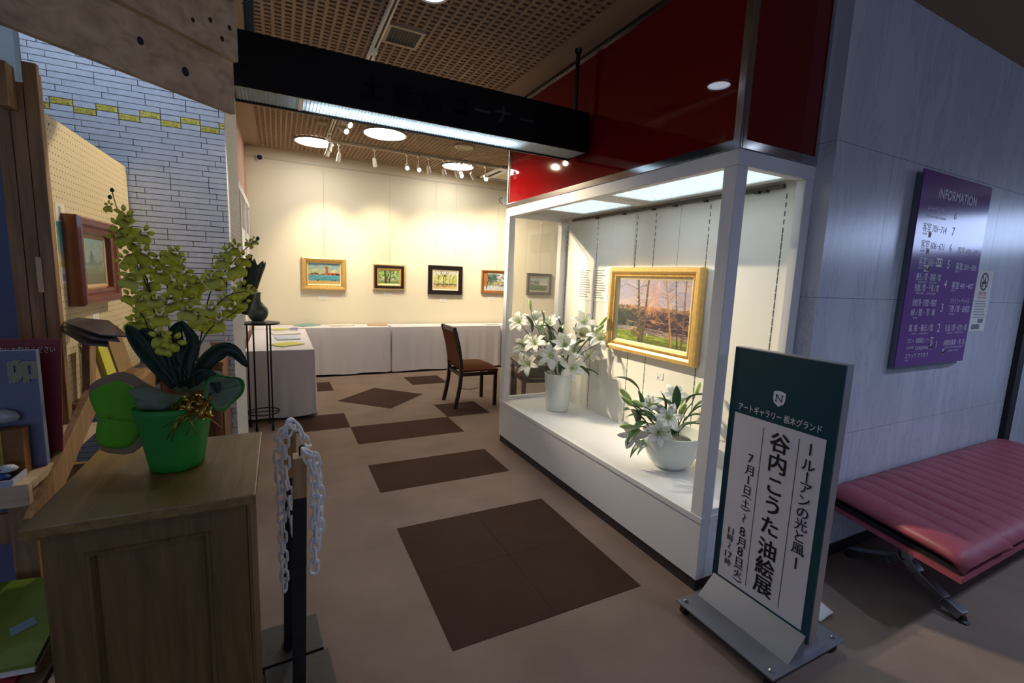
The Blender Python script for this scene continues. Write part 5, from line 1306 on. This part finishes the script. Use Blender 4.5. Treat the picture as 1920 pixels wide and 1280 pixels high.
for k, (x, z, col, lab) in enumerate(((-.655,.962,(206,210,220),'white glittering'),(-.672,.941,(60,90,170),'blue glittering'),(-.70,.985,(190,60,60),'red and white'))):
    t = thing('trinket', 'small %s trinket on the black tray' % lab, 'trinket', (x, 1.62, z-.008), group='trinkets on the tray')
    MB().lathe([(.003,-.007),(.014,-.006),(.018,0),(.013,.008),(.004,.011)], 12, (x,1.62,z), sx=1.4).build('body', mat('trinket_%d' % k, col, rough=.2, bump=1, bscale=120), t, smooth='all')
    MB().lathe([(.001,0),(.004,.001),(.001,.003)], 8, (x-.004,1.604,z+.002)).build('gem', mat('gem_red', (170,20,40), rough=.1), t)
mg = thing('green_magazine', 'green magazine with a white edge on the lower stall shelf', 'magazine', (-.62, 1.45, .58))
MB().obox((-.66,1.46,.625), .145, .12, .008, Matrix.Rotation(.35,3,'X') @ Matrix.Rotation(-.1,3,'Z')).build('cover', mat('green_cover', (110,128,40), rough=.5, noise=.2, nscale=10), mg)
MB().obox((-.66,1.456,.612), .143, .118, .005, Matrix.Rotation(.35,3,'X') @ Matrix.Rotation(-.1,3,'Z')).build('pages', M_paper, mg)
for u in (-.02, .06, -.1): MB().obox((-.64+u,1.43,.624), .022, .012, .0006, Matrix.Rotation(.35,3,'X') @ Matrix.Rotation(.5,3,'Z')).build('print_spot', mat('leaf_print', (130,150,160), rough=.5), mg)
rm = thing('red_magazine', 'red and white magazine lying under the green one on the lower stall shelf', 'magazine', (-.68, 1.39, .545))
bx('cover', mat('red_white_cover', (170,60,66), rough=.4, noise=.5, nscale=16), rm, -.82, -.565, 1.305, 1.44, .541, .552)
bx('band', mat('white_band', (196,200,210), rough=.5, noise=.2, nscale=30), rm, -.82, -.60, 1.31, 1.37, .552, .5525)

# ------------------------------------------------------------------ sign stand
M_brk = mat('bracket_steel', (132,134,142), rough=.55, metal=.6)
sg = thing('sign_stand', 'white and teal exhibition sign board on a wheeled steel base before the case', 'sign', (1.85, 1.14, 0))
BX = 1.83
bx('board', M_teal, sg, BX, BX+.006, .918, 1.372, .118, 1.243)
bx('frame', M_alu, sg, BX+.006, BX+.05, .914, 1.376, .114, 1.247)
bx('sheet', mat('sign_sheet', (204,204,216), rough=.5), sg, BX-.0012, BX, .947, 1.340, .160, .953)  # white paper, with the bluish cast of the lobby light put into its colour
fg = lambda u, v, d: (BX-.0014-d, u, v)
def sgn(items, m=M_ink, name='lettering'): return lettering(name, m, sg, [(b, u, v, s, 'C', bo, -1, rt) for (b, u, v, s, bo, rt) in items], fg)
# glyphs are mirrored in u because the board faces -x (right on the board is -y)
sgn([(ch, 1.121, v, .088, .018, 0) for ch, v in zip('谷内こうた油絵展', (.879,.791,.690,.606,.513,.412,.325,.238))])
sgn([('ー', .999, .896, .060, .008, 1), ('ル', .999, .832, .056, .008, 0), ('ー', .999, .782, .056, .008, 1)] + [(ch, .998, v, .054, .008, 0) for ch, v in zip('アンの光と風', (.736,.685,.634,.585,.534,.482))] + [('ー', .998, .420, .060, .008, 1)])
sgn([(ch, 1.240, v, s, .006, 0) for ch, v, s in (('7',.768,.056),('月',.715,.050),('1',.670,.056),('日',.622,.046),('土',.561,.042),('8',.426,.060),('月',.375,.050),('8',.329,.060),('日',.278,.048),('火',.221,.044))] + [('(', 1.240, .590, .05, .006, 1), (')', 1.240, .533, .05, .006, 1), ('〜', 1.240, .490, .046, .006, 1), ('(', 1.240, .249, .05, .006, 1), (')', 1.240, .190, .05, .006, 1)])
sgn([('11', 1.296, .402, .044, .006, 0), ('時', 1.296, .366, .034, .006, 0), ('〜', 1.296, .327, .034, .006, 1), ('17', 1.296, .284, .044, .006, 0), ('時', 1.296, .246, .034, .006, 0)])
for (u) in (1.197, 1.0455): bx('rule', M_ink, sg, BX-.0018, BX-.0013, u-.0011, u+.0011, .191, .924)
lettering('heading', M_inkw, sg, [('アートギャラリー 栃木グランド', 1.147, .985, .036, (1.325, .969), .008)], lambda u, v, d: (BX-.0002-d, u, v))
sh = [(-.0255,.026),(-.012,.031),(0,.032),(.012,.031),(.0255,.026),(.0255,-.005),(.02,-.020),(0,-.034),(-.02,-.020),(-.0255,-.005)]
MB().prism(sh, lambda a,b,t_:(BX-.0006-t_, 1.147+a, 1.062+b), 0, .0006).build('crest', M_inkw, sg)
nm = MB()
for poly in ([(-.014,-.014),(-.010,-.014),(-.010,.014),(-.014,.014)], [(.010,-.014),(.014,-.014),(.014,.014),(.010,.014)], [(.014,-.014),(.009,-.014),(-.014,.014),(-.008,.014)], [(-.018,.013),(-.007,.013),(-.007,.0155),(-.018,.0155)], [(.007,.013),(.018,.013),(.018,.0155),(.007,.0155)], [(-.018,-.0155),(-.006,-.0155),(-.006,-.013),(-.018,-.013)]):
    nm.prism([(-a, b) for a, b in poly], lambda a,b,t_:(BX-.0013-t_, 1.147+a, 1.063+b), 0, .0004)
nm.build('crest_letter', M_teal, sg, recalc=False)
bx('base_plate', M_brk, sg, 1.612, 2.085, .905, 1.382, .052, .060, bevel=.001)
MB().add([(1.735,.925,.060),(1.829,.925,.060),(1.829,.925,.150),(1.735,1.362,.060),(1.829,1.362,.060),(1.829,1.362,.150)],[(0,1,2),(5,4,3),(0,3,4,1),(1,4,5,2),(2,5,3,0)]).build('front_bracket', M_brk, sg)
MB().add([(1.975,.925,.060),(1.881,.925,.060),(1.881,.925,.150),(1.975,1.362,.060),(1.881,1.362,.060),(1.881,1.362,.150)],[(2,1,0),(3,4,5),(1,4,3,0),(2,5,4,1),(0,3,5,2)]).build('rear_bracket', M_alu, sg)
bx('board_foot', M_alu, sg, BX, BX+.05, .925, 1.362, .060, .114)
for (x, y) in ((1.645,.935),(1.645,1.352),(2.05,.935),(2.05,1.352)):
    MB().lathe([(.010,0),(.011,.003),(.007,.009),(.002,.011)], 12, (x,y,.060)).build('cap_nut', M_chrome, sg, smooth=True)
    w_ = MB().tube([(x+.0,y-.012,.024),(x+.0,y+.012,.024)], .024, 16).build('caster_wheel', M_black, sg, smooth=True)
    bx('caster_fork', M_black, sg, x-.012, x+.012, y-.017, y-.0125, .020, .052); bx('caster_fork', M_black, sg, x-.012, x+.012, y+.0125, y+.017, .020, .052)

# ------------------------------------------------------------------ information board
ib = thing('information_board', 'purple floor guide board with white lettering on the marble wall', 'sign', (3.53, 1.31, 1.08))
bx('back_box', mat('board_edge_steel', (120,128,134), rough=.25, metal=.8), ib, 3.125, 3.90, 1.318, 1.352, 1.078, 2.165)
bx('face', mat('purple_panel', (108,44,138), rough=.13, noise=.05, nscale=2), ib, 3.108, 3.962, 1.311, 1.318, 1.095, 2.180)
fi = lambda u, v, d: (u, 1.311-d, v)
M_il = mat('info_lettering', (226,222,236), rough=.5)
def info(items): return lettering('lettering', M_il, ib, items, fi)
info([('INFORMATION', 0, 2.076, .075, (3.30,3.775), .012)])
info([('8',3.538,1.975,.072),('7',3.545,1.882,.072),('6',3.546,1.786,.072),('5',3.551,1.692,.072),('4',3.553,1.578,.072),('3',3.558,1.436,.072),('2',3.559,1.315,.072),('1',3.563,1.211,.066)])
info([('ビヤガーデン',0,1.978,.046,(3.206,3.429)),('ROOFTOP BEER GARDEN',0,1.942,.017,(3.206,3.429))])
info([('客室 701−714',0,1.881,.054,(3.184,3.459)),('ROOM',0,1.846,.016,(3.19,3.24))])
info([('客室 606−621',0,1.788,.054,(3.192,3.462)),('ROOM',0,1.753,.016,(3.195,3.245)),('客室 601−605',0,1.781,.046,(3.640,3.919)),('ROOM',0,1.750,.016,(3.64,3.69))])
info([('客室 506−',0,1.694,.054,(3.194,3.392)),('ROOM',0,1.659,.016,(3.196,3.246)),('客室 501−505',0,1.687,.046,(3.645,3.927)),('ROOM',0,1.656,.016,(3.645,3.695))])
info([('春光ノ間・朝陽ノ間',0,1.610,.046,(3.194,3.479)),('秀麗ノ間・千鳥ノ間',0,1.548,.046,(3.193,3.476)),('SHUNKO   CHOYO',0,1.580,.015,(3.22,3.44)),('SHUREI   CHIDORI',0,1.517,.015,(3.22,3.45)),('客室 401−407',0,1.573,.046,(3.636,3.926)),('ROOM',0,1.542,.016,(3.64,3.69))])
info([('結婚式場・衣裳室・美容室',0,1.464,.044,(3.197,3.479)),('緑ノ間・写  場',0,1.407,.044,(3.196,3.478)),('ファミリー チャペル',0,1.479,.038,(3.653,3.910)),('下野ノ間・会議室',0,1.430,.044,(3.649,3.930)),('ROOM',0,1.398,.015,(3.66,3.73)),('MIDORI',0,1.376,.014,(3.23,3.28))])
info([('鳳  鳳・春日ノ間',0,1.316,.046,(3.201,3.483)),('孔雀ノ間・松竹ノ間',0,1.312,.046,(3.642,3.936)),('HOO   KASUGA',0,1.284,.014,(3.24,3.43)),('KUJAKU    SHOCHIKU',0,1.282,.014,(3.67,3.90))])
info([('フロント・新聞雑誌コーナー',0,1.242,.034,(3.205,3.470)),('LOUNGE',0,1.203,.022,(3.208,3.29)),('CARDINAL',0,1.199,.030,(3.31,3.468)),('スナック アネモネ',0,1.154,.032,(3.208,3.481)),('SNACK',0,1.128,.012,(3.21,3.25)),('結婚披露宴・売  店',0,1.220,.038,(3.653,3.940)),('COFFEE SHOP & RESTAURANT',0,1.190,.016,(3.669,3.928)),('LOBBY SHOP',0,1.168,.014,(3.73,3.87))])
M_tag = mat('white_tag', (228,230,236), rough=.5)
def tagbox(u, v, w, h, ch, s):
    b = MB().box(u-w/2, u+w/2, 1.3096, 1.3108, v-h/2, v+h/2).build('tag_plate', M_tag, ib)
    lettering('tag_mark', M_ink, b, [(ch, u, v, s, 'B', .01)], lambda a, c_, d: (a, 1.3096-d, c_), lift=.0004)
tagbox(3.430, 1.697, .070, .048, '512', .042)
for (u, v, ch) in ((3.272,1.845,'②'),(3.277,1.752,'②'),(3.278,1.657,'②'),(3.308,1.656,'▟'),(3.495,1.242,'②'),(3.500,1.202,'▟'),(3.668,1.164,'▟')): tagbox(u, v, .026, .034, ch, .026)
ns = thing('no_smoking_notice', 'white no smoking notice on the marble wall beside the purple board', 'notice', (4.2, 1.352, 1.28))
bx('sheet', M_paper, ns, 4.085, 4.325, 1.3495, 1.3525, 1.277, 1.685)
fn_ = lambda u, v, d: (u, 1.3495-d, v)
mb = MB(); n = 28
for k in range(n):
    a, b = 2*PI*k/n, 2*PI*(k+1)/n; R1, R2 = .060, .047
    mb.add([fn_(4.20+R1*math.cos(a),1.61+R1*math.sin(a),.0006),fn_(4.20+R1*math.cos(b),1.61+R1*math.sin(b),.0006),fn_(4.20+R2*math.cos(b),1.61+R2*math.sin(b),.0006),fn_(4.20+R2*math.cos(a),1.61+R2*math.sin(a),.0006)],[(0,1,2,3)])
mb.add([fn_(4.20-.043,1.61+.036,.0006),fn_(4.20-.036,1.61+.043,.0006),fn_(4.20+.043,1.61-.036,.0006),fn_(4.20+.036,1.61-.043,.0006)],[(0,1,2,3)])
mb.build('prohibition_ring', mat('dark_red_print', (70,18,26), rough=.6), ns, recalc=False)
MB().box(4.165,4.235,1.3488,1.3494,1.595,1.612).box(4.205,4.218,1.3488,1.3494,1.612,1.645).box(4.175,4.19,1.3488,1.3494,1.575,1.595).build('cigarette', M_ink, ns)
lettering('warning', mat('red_print', (186,60,70), rough=.6), ns, [('禁煙',0,1.530,.030,(4.14,4.26)),('NO SMOKING',0,1.505,.016,(4.13,4.27))], fn_)
mb = MB()
for k in range(6): mb.box(4.11+.01*(k % 2), 4.27+.01*(k % 3), 1.3488, 1.3494, 1.478-.018*k, 1.484-.018*k)
mb.box(4.11,4.30,1.3488,1.3494,1.372,1.375).box(4.20,4.28,1.3488,1.3494,1.335,1.362).box(4.12,4.24,1.3488,1.3494,1.292,1.325)
mb.build('small_print', mat('grey_print2', (120,124,136), rough=.6), ns, recalc=False)

# ------------------------------------------------------------------ rose bench
bn = thing('padded_bench', 'rose pink ribbed vinyl bench on cast metal legs by the marble wall', 'bench', (3.5, 1.02, 0))
BYF, BYB, BZ = .705, 1.335, .418
skew = lambda x, y: x + (-.19)*(BYB-y)/(BYB-BYF)
segs = [(2.68, 3.06), (3.07, 3.95), (3.96, 4.85)]
for (xa, xb) in segs:
    nr = max(2, round((xb-xa)/.13)); P = []
    N = nr*8
    for i in range(N+1):
        f = i/N; x = xa+(xb-xa)*f; ridge = abs(math.sin(PI*f*nr))**.55; edge = 1
        row = []
        for j in range(15):
            v = j/14; y = BYF+(BYB-BYF)*v; e = min(1, min(v, 1-v)*9); z = BZ-.007+.007*ridge*(.4+.6*e)-(.03*(1-e)**2)
            if i in (0, N): z -= .012
            row.append((skew(x, y), y, z))
        P.append(row)
    MB().grid(P, .052).build('cushion', M_leather, bn, smooth='all')
def skbox(name, m, x0, x1, y0, y1, z0, z1):
    vs = [(skew(x, y), y, z) for z in (z0, z1) for y in (y0, y1) for x in (x0, x1)]
    return MB().add(vs, [(0,2,3,1),(4,5,7,6),(0,1,5,4),(2,6,7,3),(0,4,6,2),(1,3,7,5)]).build(name, m, bn)
skbox('seat_frame', M_leather, 2.685, 4.84, BYF+.004, BYB-.004, .325, .350); skbox('seat_gap', M_black, 2.70, 4.82, BYF+.02, BYB-.02, .350, .372)
M_cast = mat('cast_aluminium', (150,154,158), rough=.28, metal=.95)
def bleg(xc):
    pts = [(xc-.04,.775,.030),(xc-.03,.85,.058),(xc-.01,.97,.115),(xc,1.02,.16),(xc+.005,1.035,.22),(xc+.005,1.04,.325)]
    pt2 = [(xc+.045,1.30,.030),(xc+.035,1.22,.058),(xc+.015,1.10,.115),(xc+.008,1.05,.16)]
    mb = MB()
    for P in (pts, pt2):
        for a, b in zip(P[:-1], P[1:]): mb.bar(a, b, .044, .052, (1,0,0))
    l = mb.build('leg', M_cast, bn, bevel=.004)
    for p in ((xc-.04,.772),(xc+.045,1.303)): MB().lathe([(.024,0),(.026,.006),(.014,.014),(.010,.03)], 14, (p[0],p[1],0)).build('glide', M_black, l, smooth=True)
bleg(2.86); bleg(4.35)
skbox('support_beam', M_black, 2.85, 4.4, 1.02, 1.06, .30, .325)

t = thing('curled_sheet', 'white curled sheet on the carpet behind the sign stand', 'sheet', (2.25, 1.13, 0))
MB().grid([[(2.18+.10*i/6, 1.05+.13*j/4, .004+.05*math.sin(PI*.5*i/6)*(.3+.7*j/4)) for j in range(5)] for i in range(7)], .0015).build('sheet', M_paper, t, smooth='all')
t = thing('floor_cable', 'short black cable on the carpet behind the brown chair', 'cable', (2.3, 5.7, 0))
MB().tube([(2.17,5.72,.004),(2.25,5.66,.004),(2.34,5.66,.004),(2.45,5.72,.004)], .004, 6).build('cord', M_black, t, smooth='all')

bpy.data.objects.remove(TXTO); bpy.data.curves.remove(TXT)
